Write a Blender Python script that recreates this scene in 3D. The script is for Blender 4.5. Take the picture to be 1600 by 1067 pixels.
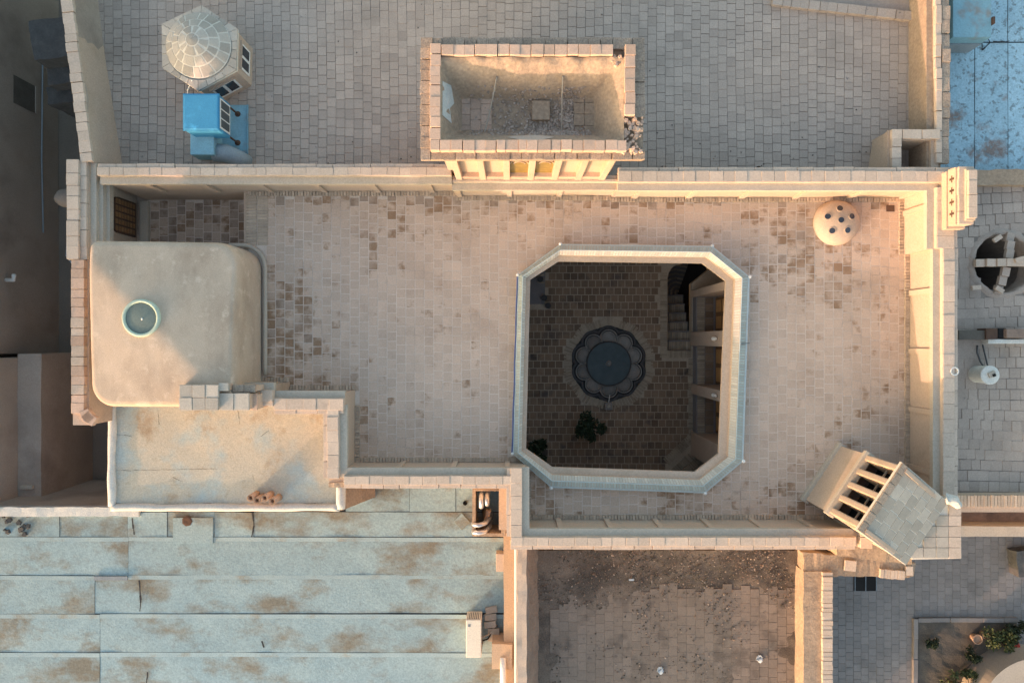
import bpy, bmesh, math, random
from mathutils import Vector, Matrix, noise
from mathutils.geometry import tessellate_polygon
random.seed(7)
R = math.radians
S = bpy.context.scene
COL = S.collection
for o in list(bpy.data.objects): bpy.data.objects.remove(o)

# ------------------------------------------------------------------ camera, sky, sun, exposure
CAM_Z = 15.24            # drone height above the terrace
FPX = 1067.0
cd = bpy.data.cameras.new('Camera'); cam = bpy.data.objects.new('Camera', cd); COL.objects.link(cam)
cam.location = (0, 0, CAM_Z); cam.rotation_euler = (0, 0, 0)
cd.sensor_width = 36; cd.lens = 36 * FPX / 1600; cd.clip_end = 3000
S.camera = cam
SUN_E, SUN_A = 7.2, 47.0   # low sun from the lower left; light travels to azimuth 47 degrees
w = bpy.data.worlds.new('World'); S.world = w; w.use_nodes = True
nt = w.node_tree; nt.nodes.clear()
sky = nt.nodes.new('ShaderNodeTexSky'); sky.sky_type = 'NISHITA'; sky.sun_disc = False
sky.sun_elevation = R(SUN_E); sky.sun_rotation = R(180 + SUN_A); sky.dust_density = 3.0; sky.ozone_density = 0.6
bgn = nt.nodes.new('ShaderNodeBackground'); bgn.inputs[1].default_value = 0.15
wo = nt.nodes.new('ShaderNodeOutputWorld'); nt.links.new(sky.outputs[0], bgn.inputs[0]); nt.links.new(bgn.outputs[0], wo.inputs[0])
sl = bpy.data.lights.new('Sun', 'SUN'); sl.energy = 1.18; sl.angle = R(0.6); sl.color = (1.0, 0.60, 0.45)
so = bpy.data.objects.new('Sun', sl); COL.objects.link(so)
dv = Vector((math.sin(R(SUN_A)) * math.cos(R(SUN_E)), math.cos(R(SUN_A)) * math.cos(R(SUN_E)), -math.sin(R(SUN_E))))
so.rotation_euler = dv.to_track_quat('-Z', 'Y').to_euler(); so.location = (-20, -20, 20)
S.view_settings.view_transform = 'Standard'; S.view_settings.look = 'None'
S.view_settings.exposure = 2.12; S.view_settings.gamma = 1.0

# ------------------------------------------------------------------ helpers
def at(px, py, z=0.0):
    s = (CAM_Z - z) / FPX
    return Vector(((px - 800) * s, (533.5 - py) * s))
def at3(px, py, z=0.0):
    p = at(px, py, z); return Vector((p.x, p.y, z))

def mat(name, c1, c2=None, scale=3.0, rough=0.9, bump=0.25, bscale=40, stain=None, sscale=0.8, sth=(0.55, 0.68), rnd=0.12,
        fine=0.12, spec=0.25, stain2=None, s2scale=3.0, s2th=(0.6, 0.66), metal=0.0, tk=0.0, w4=False, stretch=None):
    m = bpy.data.materials.new(name); m.use_nodes = True
    n = m.node_tree.nodes; L = m.node_tree.links; b = n['Principled BSDF']
    b.inputs['Roughness'].default_value = rough; b.inputs['Specular IOR Level'].default_value = spec; b.inputs['Metallic'].default_value = metal
    geo = n.new('ShaderNodeNewGeometry')
    oi = n.new('ShaderNodeObjectInfo'); att = n.new('ShaderNodeAttribute'); att.attribute_name = 'shade'
    ad = n.new('ShaderNodeMath'); ad.operation = 'ADD'; L.new(oi.outputs['Random'], ad.inputs[0]); L.new(att.outputs['Fac'], ad.inputs[1])
    fr = n.new('ShaderNodeMath'); fr.operation = 'FRACT'; L.new(ad.outputs[0], fr.inputs[0])
    def nz(sc, det=5, ro=0.6, big=False):
        t = n.new('ShaderNodeTexNoise'); t.inputs['Scale'].default_value = sc; t.inputs['Detail'].default_value = det; t.inputs['Roughness'].default_value = ro
        src = geo.outputs['Position']
        if big and stretch:
            vm = n.new('ShaderNodeVectorMath'); vm.operation = 'MULTIPLY'; vm.inputs[1].default_value = stretch; L.new(src, vm.inputs[0]); src = vm.outputs[0]
        if big and w4:
            t.noise_dimensions = '4D'; mw = n.new('ShaderNodeMath'); mw.operation = 'MULTIPLY'; mw.inputs[1].default_value = 37.0; L.new(fr.outputs[0], mw.inputs[0]); L.new(mw.outputs[0], t.inputs['W'])
        L.new(src, t.inputs['Vector'])
        if big and tk:
            m1 = n.new('ShaderNodeMath'); m1.operation = 'MULTIPLY_ADD'; m1.inputs[1].default_value = tk; m1.inputs[2].default_value = -tk / 2; L.new(fr.outputs[0], m1.inputs[0])
            m2 = n.new('ShaderNodeMath'); m2.operation = 'ADD'; L.new(t.outputs[0], m2.inputs[0]); L.new(m1.outputs[0], m2.inputs[1]); return m2
        return t
    def mix(fac, a, bb, mode='MIX'):
        x = n.new('ShaderNodeMix'); x.data_type = 'RGBA'; x.blend_type = mode
        for i, v in ((0, fac), (6, a), (7, bb)):
            if hasattr(v, 'links') or hasattr(v, 'is_linked'): L.new(v, x.inputs[i])
            elif i == 0: x.inputs[0].default_value = v
            else: x.inputs[i].default_value = (*v, 1)
        return x.outputs[2]
    def ramp(sock, a, bb):
        r = n.new('ShaderNodeMapRange'); r.inputs[1].default_value = a; r.inputs[2].default_value = bb; L.new(sock, r.inputs[0]); return r.outputs[0]
    c2 = c2 or tuple(v * 0.72 for v in c1)
    col = mix(ramp(nz(scale).outputs[0], 0.3, 0.7), c1, c2)
    if stain: col = mix(ramp(nz(sscale, 6, 0.62, True).outputs[0], *sth), col, stain)
    if stain2: col = mix(ramp(nz(s2scale, 5, 0.6).outputs[0], *s2th), col, stain2)
    val = n.new('ShaderNodeMapRange'); val.inputs[3].default_value = 1 - rnd; val.inputs[4].default_value = 1 + rnd; L.new(fr.outputs[0], val.inputs[0])
    fn = n.new('ShaderNodeMapRange'); fn.inputs[1].default_value = 0.3; fn.inputs[2].default_value = 0.7; fn.inputs[3].default_value = 1 - fine; fn.inputs[4].default_value = 1 + fine
    L.new(nz(bscale * 0.8, 4).outputs[0], fn.inputs[0])
    mu = n.new('ShaderNodeMath'); mu.operation = 'MULTIPLY'; L.new(val.outputs[0], mu.inputs[0]); L.new(fn.outputs[0], mu.inputs[1])
    hs = n.new('ShaderNodeHueSaturation'); L.new(mu.outputs[0], hs.inputs['Value']); L.new(col, hs.inputs['Color'])
    L.new(hs.outputs[0], b.inputs['Base Color'])
    if bump:
        bp = n.new('ShaderNodeBump'); bp.inputs['Strength'].default_value = bump; bp.inputs['Distance'].default_value = 0.02
        L.new(nz(bscale, 6, 0.65).outputs[0], bp.inputs['Height']); L.new(bp.outputs[0], b.inputs['Normal'])
    return m

M = {}
def dm(key, *a, **k): M[key] = mat(key, *a, **k)
for key_, lo, hi in (('tile_clean', .60, .70), ('tile_mid', .52, .61), ('tile_brown', .42, .53)):
    dm(key_, (.57, .435, .335), (.51, .385, .295), .9, stain=(.29, .185, .115), sscale=2.7, sth=(lo, hi + .03), rnd=.065, tk=.075, stain2=(.44, .325, .245), s2scale=1.3, s2th=(.5, .75))
dm('tile_grey', (.42, .325, .255), (.34, .255, .195), 5, stain=(.24, .165, .115), sscale=3.2, sth=(.5, .66), rnd=.12, tk=.1)
dm('mortar_light', (.66, .555, .465), (.54, .445, .37), 1.6, stain=(.40, .30, .235), sscale=1.1, sth=(.52, .7))
dm('roof_grey', (.44, .365, .305), (.375, .31, .26), 1.2, stain=(.33, .275, .23), sscale=.5, rnd=.07, stain2=(.20, .18, .165), s2scale=5, s2th=(.66, .74))
dm('roof_grey_dark', (.40, .33, .275), (.345, .285, .24), 2, rnd=.08)
dm('joint_dark', (.17, .145, .122), (.30, .255, .215), .9)
dm('court_tile', (.27, .19, .125), (.20, .14, .095), 2.0, stain=(.11, .09, .075), sscale=1.5, rnd=.22)
dm('court_mortar', (.44, .36, .27), (.34, .28, .21), 3)
dm('court_brick', (.40, .325, .235), (.32, .26, .19), 5, rnd=.2)
dm('plaster', (.50, .385, .295), (.455, .35, .265), 1.2, bump=.15, stain=(.40, .305, .22), sscale=.9, sth=(.55, .75), rnd=.04)
dm('plaster_vault', (.55, .44, .335), (.49, .39, .295), 1.6, bump=.35, bscale=70, stain=(.405, .315, .235), sscale=1.5, sth=(.46, .70), rnd=.03, fine=.13, stain2=(.60, .49, .38), s2scale=4.5, s2th=(.56, .72), stretch=(1, .5, 1))
dm('mud', (.41, .305, .215), (.335, .25, .178), 2, bump=.7, bscale=22, stain=(.30, .23, .17), sscale=1.4, rnd=.05, fine=.2)
dm('mud_dark', (.30, .215, .165), (.22, .16, .125), 2, bump=.8, bscale=22, stain=(.16, .12, .10), sscale=1.4)
dm('coping', (.55, .445, .355), (.49, .395, .315), 3, stain=(.42, .34, .27), sscale=2, sth=(.58, .75), rnd=.08)
dm('coping_pink', (.56, .40, .30), (.49, .35, .265), 3, stain=(.38, .30, .25), sscale=4, rnd=.13)
dm('coping_rough', (.42, .33, .25), (.28, .23, .19), 14, bump=.9, bscale=50, rnd=.14, fine=.3)
dm('ledge', (.48, .42, .34), (.43, .375, .305), 3, rnd=.05)
dm('brick_small', (.50, .39, .29), (.42, .33, .25), 6, rnd=.15)
dm('eave_brick', (.55, .51, .42), (.48, .46, .39), 4, rnd=.12)
dm('eave_green', (.47, .50, .43), (.41, .45, .40), 4, rnd=.10)
dm('flashing', (.50, .56, .54), (.42, .48, .47), 3, rough=.55, bump=.05, rnd=.03)
dm('membrane_pale', (.36, .465, .475), (.31, .41, .425), 3, bump=.3, stain=(.30, .30, .25), sscale=1.6, sth=(.55, .7))
dm('membrane', (.30, .40, .415), (.25, .345, .365), 1.6, bump=.4, bscale=24, stain=(.205, .195, .155), sscale=.95, sth=(.48, .62), rnd=.08, w4=True, stretch=(.75, 1.25, 1), stain2=(.24, .30, .30), s2scale=4, s2th=(.58, .74), fine=.16)
dm('membrane_blue', (.37, .54, .62), (.30, .46, .54), 2.2, bump=.3, bscale=30, stain=(.24, .20, .18), sscale=1.1, sth=(.55, .63), rnd=.05, w4=True, stain2=(.20, .27, .30), s2scale=9, s2th=(.55, .62), fine=.18)
dm('cement_roof', (.46, .42, .33), (.39, .375, .31), 1.5, bump=.35, stain=(.32, .255, .175), sscale=1.4, sth=(.55, .7), stain2=(.34, .40, .39), s2scale=1.1, s2th=(.5, .65), fine=.16)  # bluish blotches put the cool tone of shade into the cement
dm('cement_white', (.66, .64, .57), (.54, .54, .50), 5, bump=.5)
dm('seam', (.05, .055, .06), rnd=.02)
dm('dirt', (.20, .155, .12), (.15, .117, .092), 3, bump=.9, bscale=45, stain=(.10, .08, .065), sscale=.75, sth=(.47, .6), fine=.3)
dm('dust_tile', (.255, .20, .158), (.215, .168, .132), 2, stain=(.15, .118, .094), sscale=1.6, sth=(.54, .66), rnd=.08, stain2=(.15, .12, .10), s2scale=7, s2th=(.6, .68))
dm('paving_grey', (.27, .255, .24), (.225, .215, .205), 2, stain=(.19, .18, .17), sscale=.8, rnd=.08)
dm('ground', (.22, .19, .155), (.18, .155, .125), 1, stain=(.14, .12, .10), sscale=.5)
dm('wall_alley', (.37, .31, .255), (.30, .25, .205), .8, bump=.3, stain=(.215, .175, .145), sscale=.5, sth=(.5, .7))
dm('stone_pale', (.45, .405, .34), (.39, .35, .295), 4, rnd=.17, bump=.3)
dm('joint_pale', (.66, .61, .52), (.58, .54, .46), 8)
dm('blue_paint', (.045, .23, .40), (.06, .27, .44), 2, rough=.5, bump=.06, bscale=60, stain=(.09, .40, .64), sscale=2.5, spec=.4)
dm('teal_sheet', (.24, .44, .52), (.20, .36, .43), 3, rough=.55, bump=.08, stain=(.25, .26, .25), sscale=2)
dm('sheet_grey', (.25, .29, .32), (.20, .235, .255), 3, rough=.6)
dm('white_paint', (.78, .76, .71), (.72, .70, .65), 4, rough=.5, bump=.05)
dm('cream_metal', (.72, .66, .54), (.68, .62, .51), 2, rough=.45, bump=.03)
dm('grille', (.10, .11, .115), rough=.6, bump=.1)
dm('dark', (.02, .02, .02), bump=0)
dm('rust', (.12, .07, .045), (.08, .05, .04), 8)
dm('metal_pipe', (.62, .63, .64), (.50, .51, .53), 6, rough=.35, bump=.1, metal=.7)
dm('pipe_clay', (.52, .35, .24), (.46, .31, .21), 6)
dm('wood', (.55, .29, .11), (.43, .22, .085), 9, rough=.55, bump=.2)
dm('wood_dark', (.24, .125, .055), (.18, .095, .04), 9, rough=.6)
dm('green_ring', (.42, .50, .40), (.37, .44, .36), 4, rough=.5, bump=.05)
dm('glass_grey', (.14, .175, .155), (.115, .145, .13), 3, rough=.45, bump=.1, spec=.3)
dm('glass_dark', (.03, .035, .045), rough=.08, bump=0, spec=.5, rnd=.03)
dm('glass_blue', (.035, .045, .065), rough=.08, bump=0, spec=.5, rnd=.4)
dm('water', (.075, .10, .10), (.055, .075, .078), 3, rough=.3, bump=.05, bscale=6, spec=.25)
dm('stone_dark', (.075, .07, .068), (.05, .048, .047), 6, rough=.6, bump=.15)
dm('stone_basin', (.26, .235, .205), (.19, .175, .155), 6, rough=.6, bump=.15, rnd=.2)
dm('cement_grey', (.22, .20, .195), (.18, .165, .16), 2)
dm('plaster_sunlit', (.50, .36, .245), (.45, .325, .22), 1.5, bump=.2, stain=(.42, .27, .13), sscale=1.2, sth=(.6, .75))  # plaster with the orange of low sun mixed into its colour
dm('leaf', (.032, .046, .02), (.022, .033, .015), 5, rnd=.35, bump=0, rough=.6)
dm('leaf_pale', (.09, .11, .04), (.065, .08, .03), 5, rnd=.35, bump=0, rough=.6)
dm('soil', (.13, .115, .095), (.09, .08, .068), 3, bump=.8, bscale=40)
dm('stone_rubble', (.47, .38, .31), (.33, .26, .21), 8, rnd=.3, bump=.4)
dm('plastic_white', (.52, .56, .58), (.40, .44, .47), 12, rough=.4)
dm('tarp', (.12, .12, .115), (.085, .085, .085), 4, bump=.5, bscale=30)
dm('red', (.50, .07, .05), bump=.05)
dm('cable_blue', (.14, .18, .36), bump=0)
dm('rope', (.45, .38, .30), bump=.3)
dm('amber_glass', (.32, .22, .05), (.20, .14, .04), 8, rough=.2, bump=.05)

WORLD = {}      # world location of parents
def link(o, parent=None):
    COL.objects.link(o)
    if parent is not None:
        o.parent = parent
        o.matrix_parent_inverse = Matrix.Translation(-WORLD.get(parent.name, Vector((0, 0, 0))))
    return o
def tag(o, label, cat, group=None, kind=None):
    if label: o['label'] = label
    if cat: o['category'] = cat
    if group: o['group'] = group
    if kind: o['kind'] = kind
    return o
def thing(name, loc, label, cat, group=None):
    o = bpy.data.objects.new(name, None); o.empty_display_size = .2; o.location = loc; COL.objects.link(o)
    WORLD[o.name] = Vector(loc); return tag(o, label, cat, group)

class MB:
    def __init__(s): s.v = []; s.f = []; s.m = []
    def face(s, idx, m=0): s.f.append(idx); s.m.append(m)
    def poly(s, pts, m=0):
        b = len(s.v); s.v += [tuple(p) for p in pts]; s.face(list(range(b, b + len(pts))), m)
    def prism(s, pts, z0, z1, m=0, mtop=None):
        pts = [Vector((p[0], p[1])) for p in pts]
        a = sum(pts[i].x * pts[(i + 1) % len(pts)].y - pts[(i + 1) % len(pts)].x * pts[i].y for i in range(len(pts)))
        if a < 0: pts.reverse()
        b = len(s.v); n = len(pts)
        z0 = z0 if isinstance(z0, (list, tuple)) else [z0] * n; z1 = z1 if isinstance(z1, (list, tuple)) else [z1] * n
        s.v += [(p.x, p.y, z0[i]) for i, p in enumerate(pts)] + [(p.x, p.y, z1[i]) for i, p in enumerate(pts)]
        s.face([b + i for i in range(n)][::-1], m); s.face([b + n + i for i in range(n)], m if mtop is None else mtop)
        for i in range(n): s.face([b + i, b + (i + 1) % n, b + n + (i + 1) % n, b + n + i], m)
    def box(s, x0, x1, y0, y1, z0, z1, m=0):
        x0, x1 = min(x0, x1), max(x0, x1); y0, y1 = min(y0, y1), max(y0, y1)
        s.prism([(x0, y0), (x1, y0), (x1, y1), (x0, y1)], z0, z1, m)
    def rbox(s, c, sx, sy, z0, z1, rot=0, m=0):
        ca, sa = math.cos(rot), math.sin(rot)
        s.prism([(c[0] + x * ca - y * sa, c[1] + x * sa + y * ca) for x, y in ((-sx/2, -sy/2), (sx/2, -sy/2), (sx/2, sy/2), (-sx/2, sy/2))], z0, z1, m)
    def hexa(s, p, m=0):      # p: 8 points, bottom four then top four, both counter-clockwise
        b = len(s.v); s.v += [tuple(q) for q in p]
        for f in ([3, 2, 1, 0], [4, 5, 6, 7], [0, 1, 5, 4], [1, 2, 6, 5], [2, 3, 7, 6], [3, 0, 4, 7]): s.face([b + i for i in f], m)
    def tube(s, pts, r, seg=10, m=0, cap=True):
        pts = [Vector(p) for p in pts]; rings = []
        for i, p in enumerate(pts):
            d = (pts[min(i + 1, len(pts) - 1)] - pts[max(i - 1, 0)]).normalized()
            u = d.cross(Vector((0, 0, 1)));  u = u.normalized() if u.length > 1e-3 else Vector((1, 0, 0))
            vv = d.cross(u).normalized(); rr = r[i] if isinstance(r, (list, tuple)) else r
            b = len(s.v)
            for k in range(seg):
                a = 2 * math.pi * k / seg; s.v.append(tuple(p + (u * math.cos(a) + vv * math.sin(a)) * rr))
            rings.append(b)
        for i in range(len(rings) - 1):
            for k in range(seg): s.face([rings[i] + k, rings[i] + (k + 1) % seg, rings[i+1] + (k + 1) % seg, rings[i+1] + k], m)
        if cap: s.face([rings[0] + k for k in range(seg)][::-1], m); s.face([rings[-1] + k for k in range(seg)], m)
    def lathe(s, c, prof, seg=32, m=0, closed=False):     # prof: (radius, z)
        rings = []
        for r, z in prof:
            b = len(s.v); s.v += [(c[0] + r * math.cos(2*math.pi*k/seg), c[1] + r * math.sin(2*math.pi*k/seg), z) for k in range(seg)]; rings.append(b)
        for i in range(len(rings) - 1):
            for k in range(seg): s.face([rings[i] + k, rings[i] + (k+1) % seg, rings[i+1] + (k+1) % seg, rings[i+1] + k], m)
        if not closed: s.face([rings[-1] + k for k in range(seg)], m)
    def rock(s, p, r, m=0):
        b = len(s.v); rot = random.random() * 6.28
        for dz in (-1, 1):
            for k in range(5):
                a = rot + k * 1.2566; q = r * random.uniform(.6, 1.1) * (1 if dz < 0 else .7)
                s.v.append((p[0] + q * math.cos(a), p[1] + q * math.sin(a), p[2] + dz * r * random.uniform(.25, .5)))
        s.face([b + k for k in range(5)][::-1], m); s.face([b + 5 + k for k in range(5)], m)
        for k in range(5): s.face([b + k, b + (k+1) % 5, b + 5 + (k+1) % 5, b + 5 + k], m)
    def build(s, name, mats, parent=None, smooth=False, origin=None, shade=None, rough=None, bevel=0, fix=True):
        me = bpy.data.meshes.new(name); v = s.v
        if origin is not None: ov = Vector(origin); v = [tuple(Vector(p) - ov) for p in v]
        me.from_pydata(v, [], s.f)
        for m in (mats if isinstance(mats, (list, tuple)) else [mats]): me.materials.append(M[m])
        me.polygons.foreach_set('material_index', s.m)
        if rough or fix or bevel:
            bm = bmesh.new(); bm.from_mesh(me)
            if rough:
                step, amp, fr = rough
                for _ in range(7):
                    ed = [e for e in bm.edges if e.calc_length() > step]
                    if not ed: break
                    bmesh.ops.subdivide_edges(bm, edges=ed, cuts=1, use_grid_fill=True)
                bmesh.ops.triangulate(bm, faces=[f for f in bm.faces if len(f.verts) > 4])
                bm.normal_update()
                for q in bm.verts: q.co += noise.noise_vector(q.co * fr) * amp + noise.noise_vector(q.co * fr * 3.1) * amp * .4
            if bevel: bmesh.ops.bevel(bm, geom=[e for e in bm.edges if e.is_manifold and e.calc_face_angle(0) > .5], offset=bevel, segments=2, affect='EDGES', profile=.6)
            if fix: bmesh.ops.recalc_face_normals(bm, faces=bm.faces)
            bm.to_mesh(me); bm.free()
        if shade is not None:
            a = me.attributes.new('shade', 'FLOAT', 'FACE')
            a.data.foreach_set('value', [shade[min(i // 6, len(shade) - 1)] if isinstance(shade, list) else random.random() for i in range(len(me.polygons))])
        if smooth:
            me.shade_smooth()
        o = bpy.data.objects.new(name, me)
        if origin is not None: o.location = origin
        return link(o, parent)

_unit = {}
def unit_mesh(m):
    if m not in _unit:
        bm = bmesh.new(); bmesh.ops.create_cube(bm, size=1)
        bmesh.ops.bevel(bm, geom=list(bm.edges), offset=.022, segments=1, affect='EDGES')
        me = bpy.data.meshes.new('piece_' + m); bm.to_mesh(me); bm.free(); me.materials.append(M[m]); _unit[m] = me
    return _unit[m]
def piece(name, c, size, rot=0, m='coping', parent=None, tilt=(0, 0)):
    o = bpy.data.objects.new(name, unit_mesh(m)); o.location = c; o.scale = size
    o.rotation_euler = (tilt[0], tilt[1], rot) if not isinstance(rot, tuple) else rot
    return link(o, parent)
def row(name, p0, p1, width, z0, z1, pitch, m, parent, gap=.008, jit=.006, skip=()):
    """a row of single bricks along p0-p1 (centre line)"""
    p0 = Vector(p0); p1 = Vector(p1); d = p1 - p0; n = max(1, round(d.length / pitch)); rot = math.atan2(d.y, d.x); L = d.length / n
    cut = [0.0] + [(i + random.uniform(-.13, .13)) / n for i in range(1, n)] + [1.0]
    for i in range(n):
        if i in skip: continue
        c = p0 + d * ((cut[i] + cut[i + 1]) / 2); L = d.length * (cut[i + 1] - cut[i])
        mm = m if isinstance(m, str) else random.choice(m)
        dz = random.uniform(-jit, jit)
        piece(name, (c.x + random.uniform(-jit, jit), c.y + random.uniform(-jit, jit), (z0 + z1) / 2 + dz), (L - gap, width * random.uniform(.97, 1.02), z1 - z0),
              rot + random.uniform(-.012, .012), mm, parent, (random.uniform(-.012, .012), random.uniform(-.012, .012)))
def stripe(mb, p0, p1, width, z0, z1, pitch, gap=.012, jit=.004, m=0):
    """joined fine bricks, too small to pick apart"""
    p0 = Vector(p0); p1 = Vector(p1); d = p1 - p0; n = max(1, round(d.length / pitch)); rot = math.atan2(d.y, d.x); L = d.length / n
    for i in range(n):
        c = p0 + d * ((i + .5) / n); mb.rbox((c.x + random.uniform(-jit, jit), c.y + random.uniform(-jit, jit)), L - gap, width * random.uniform(.94, 1.03), z0, z1 + random.uniform(-jit, jit), rot + random.uniform(-.02, .02), m)
def inside(p, poly):
    r = False; n = len(poly); j = n - 1
    for i in range(n):
        a, b = poly[i], poly[j]
        if (a[1] > p[1]) != (b[1] > p[1]) and p[0] < (b[0] - a[0]) * (p[1] - a[1]) / (b[1] - a[1] + 1e-12) + a[0]: r = not r
        j = i
    return r
def holed(mb, outer, holes, z, m=0):
    loops = [[Vector((p[0], p[1], z)) for p in l] for l in [outer] + holes]; flat = [p for l in loops for p in l]
    b = len(mb.v); mb.v += [tuple(p) for p in flat]
    for t in tessellate_polygon(loops):
        a, bb, c = (flat[i] for i in t)
        if (bb - a).cross(c - a).z < 0: t = (t[0], t[2], t[1])
        mb.face([b + i for i in t], m)
def slab(name, outer, holes, z0, z1, m, parent, mtop=None):
    mb = MB(); holed(mb, outer, holes, z1, 0 if mtop is None else 1)
    for l in [outer] + holes:
        n = len(l)
        for i in range(n):
            a, b = l[i], l[(i + 1) % n]; mb.poly([(a[0], a[1], z0), (b[0], b[1], z0), (b[0], b[1], z1), (a[0], a[1], z1)])
    return mb.build(name, [m] if mtop is None else [m, mtop], parent, fix=False)

def tiles(parent, poly, holes, z, pitch, size, vertical, pick, nmax=300, centre=(0, 0), th=.03, name='tile', jit=.004, tilt=.008, hj=.03, wob=None):
    """paving tiles in staggered columns (or rows); the nmax nearest ones are single objects, the rest one part"""
    xs = [p[0] for p in poly]; ys = [p[1] for p in poly]; lst = []
    a0, a1 = (min(xs), max(xs)) if vertical else (min(ys), max(ys)); b0, b1 = (min(ys), max(ys)) if vertical else (min(xs), max(xs))
    i = 0; a = a0 + pitch / 2
    while a < a1:
        b = b0 - random.uniform(0, pitch) if hj > .02 else b0 - (i % 2) * pitch / 2
        while b < b1 + pitch:
            ln = size * (1 + random.uniform(-hj, hj)); g = pitch - size
            x, y = (a, b + ln / 2) if vertical else (b + ln / 2, a)
            if wob: x += wob(x, y)[0]; y += wob(x, y)[1]
            if inside((x, y), poly) and not any(inside((x, y), h) for h in holes): lst.append((x, y, ln))
            b += ln + g
        a += pitch; i += 1
    lst.sort(key=lambda t: (t[0] - centre[0]) ** 2 + (t[1] - centre[1]) ** 2)
    rest = {}
    mbs = MB(); mnames = []; shade = []
    for k, (x, y, ln) in enumerate(lst):
        m = pick(x, y); zz = z - th / 2 + random.uniform(-jit, jit); rot = random.uniform(-tilt, tilt)
        sx, sy = (size, ln) if vertical else (ln, size)
        if k < nmax:
            piece(name, (x, y, zz), (sx, sy, th), rot, m, parent, (random.uniform(-tilt, tilt), random.uniform(-tilt, tilt)))
        else:
            if m not in mnames: mnames.append(m)
            mbs.rbox((x, y), sx * .985, sy * .985, zz - th / 2, zz + th / 2 + random.uniform(-.001, .001), rot, mnames.index(m)); shade.append(random.random())
    if shade:
        o = mbs.build(name + '_field', mnames, parent, shade=shade, fix=False); o['kind'] = 'stuff'
    return lst
exec_after = []

# ================================================================== SETTING
g = MB()
for q in ((-300, 300, -300, -4.4), (-300, 300, 3.1, 300), (-300, -.4, -4.4, 3.1), (6.6, 300, -4.4, 3.1)): g.poly([(q[0], q[2], -4.35), (q[1], q[2], -4.35), (q[1], q[3], -4.35), (q[0], q[3], -4.35)])
tag(g.build('ground', 'ground', fix=False), None, None, kind='structure')

# ================================================================== COURTYARD HOUSE
house = thing('courtyard_house', (0, 0, -4.3), 'mud plastered courtyard house with tiled terrace around an eight sided opening', 'house')
terr = [at(388, 296), at(1425, 300), at(1425, 824), at(812, 824), at(812, 732), at(545, 732), at(545, 612), at(400, 612), at(388, 380)]
OUT = [(875.4, 381.5), (1112.3, 384.6), (1170.8, 432.7), (1161, 720), (1101.5, 770), (861, 761.5), (800.8, 708.5), (809, 429.6)]
INN = [(872.7, 408.5), (1097.7, 411.5), (1134, 439), (1122.7, 708.5), (1086, 737), (863, 729.6), (822, 700.8), (828.5, 437)]
outp = [at(*p, .2) for p in OUT]; innp = [at(*p, .12) for p in INN]
hole = [(a * .45 + b * .55) for a, b in zip(outp, innp)]
floor_ = slab('terrace_floor', [tuple(p) for p in terr], [[tuple(p) for p in hole]], -.35, -.004, 'plaster', house, 'mortar_light')
def stain_w(x, y):
    return 1.1 * noise.fractal(Vector((x * .35 + 3.1, y * .35 - 1.7, .3)), 1, 2, 3) + .75 * max(0, 1 - abs(x + 4.2) / 2.2) * max(0, min(1, (y + 1.2) / 1.2)) + .4 * max(0, 1 - abs(y + 3.4) / .8) * (x > 0) + .18 * (x > 5)
def pick_terrace(x, y):
    q = stain_w(x, y) + random.gauss(0, .16)
    if y > 3.02: return random.choice(['tile_grey', 'tile_grey', 'tile_brown', 'tile_mid'])
    if q > .62 and random.random() < .12: return 'tile_grey'
    return 'tile_brown' if q > .50 else 'tile_mid' if q > .08 else 'tile_clean'
vault_fp = [at(380, 372), at(414, 372), at(414, 612), at(380, 612)]
ins = [at(422, 304), at(1408, 310), at(1416, 400), at(1416, 812), at(822, 812), at(822, 722), at(556, 722), at(556, 608), at(453, 608), at(453, 600), at(416, 600), at(416, 384)]
tiles(floor_, [tuple(p) for p in ins], [[tuple(p) for p in outp]], 0, .2075, .190, True, pick_terrace, 300, (-2.2, 0), .024, jit=.0015, tilt=.004, hj=.03)
sb = MB()
for k in range(2): stripe(sb, at(393 + 17.5 * k, 303), at(393 + 17.5 * k, 384), .235, -.02, .012, .066)
sb.build('soldier_brick_border', 'brick_small', floor_, shade=True)['kind'] = 'stuff'

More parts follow.
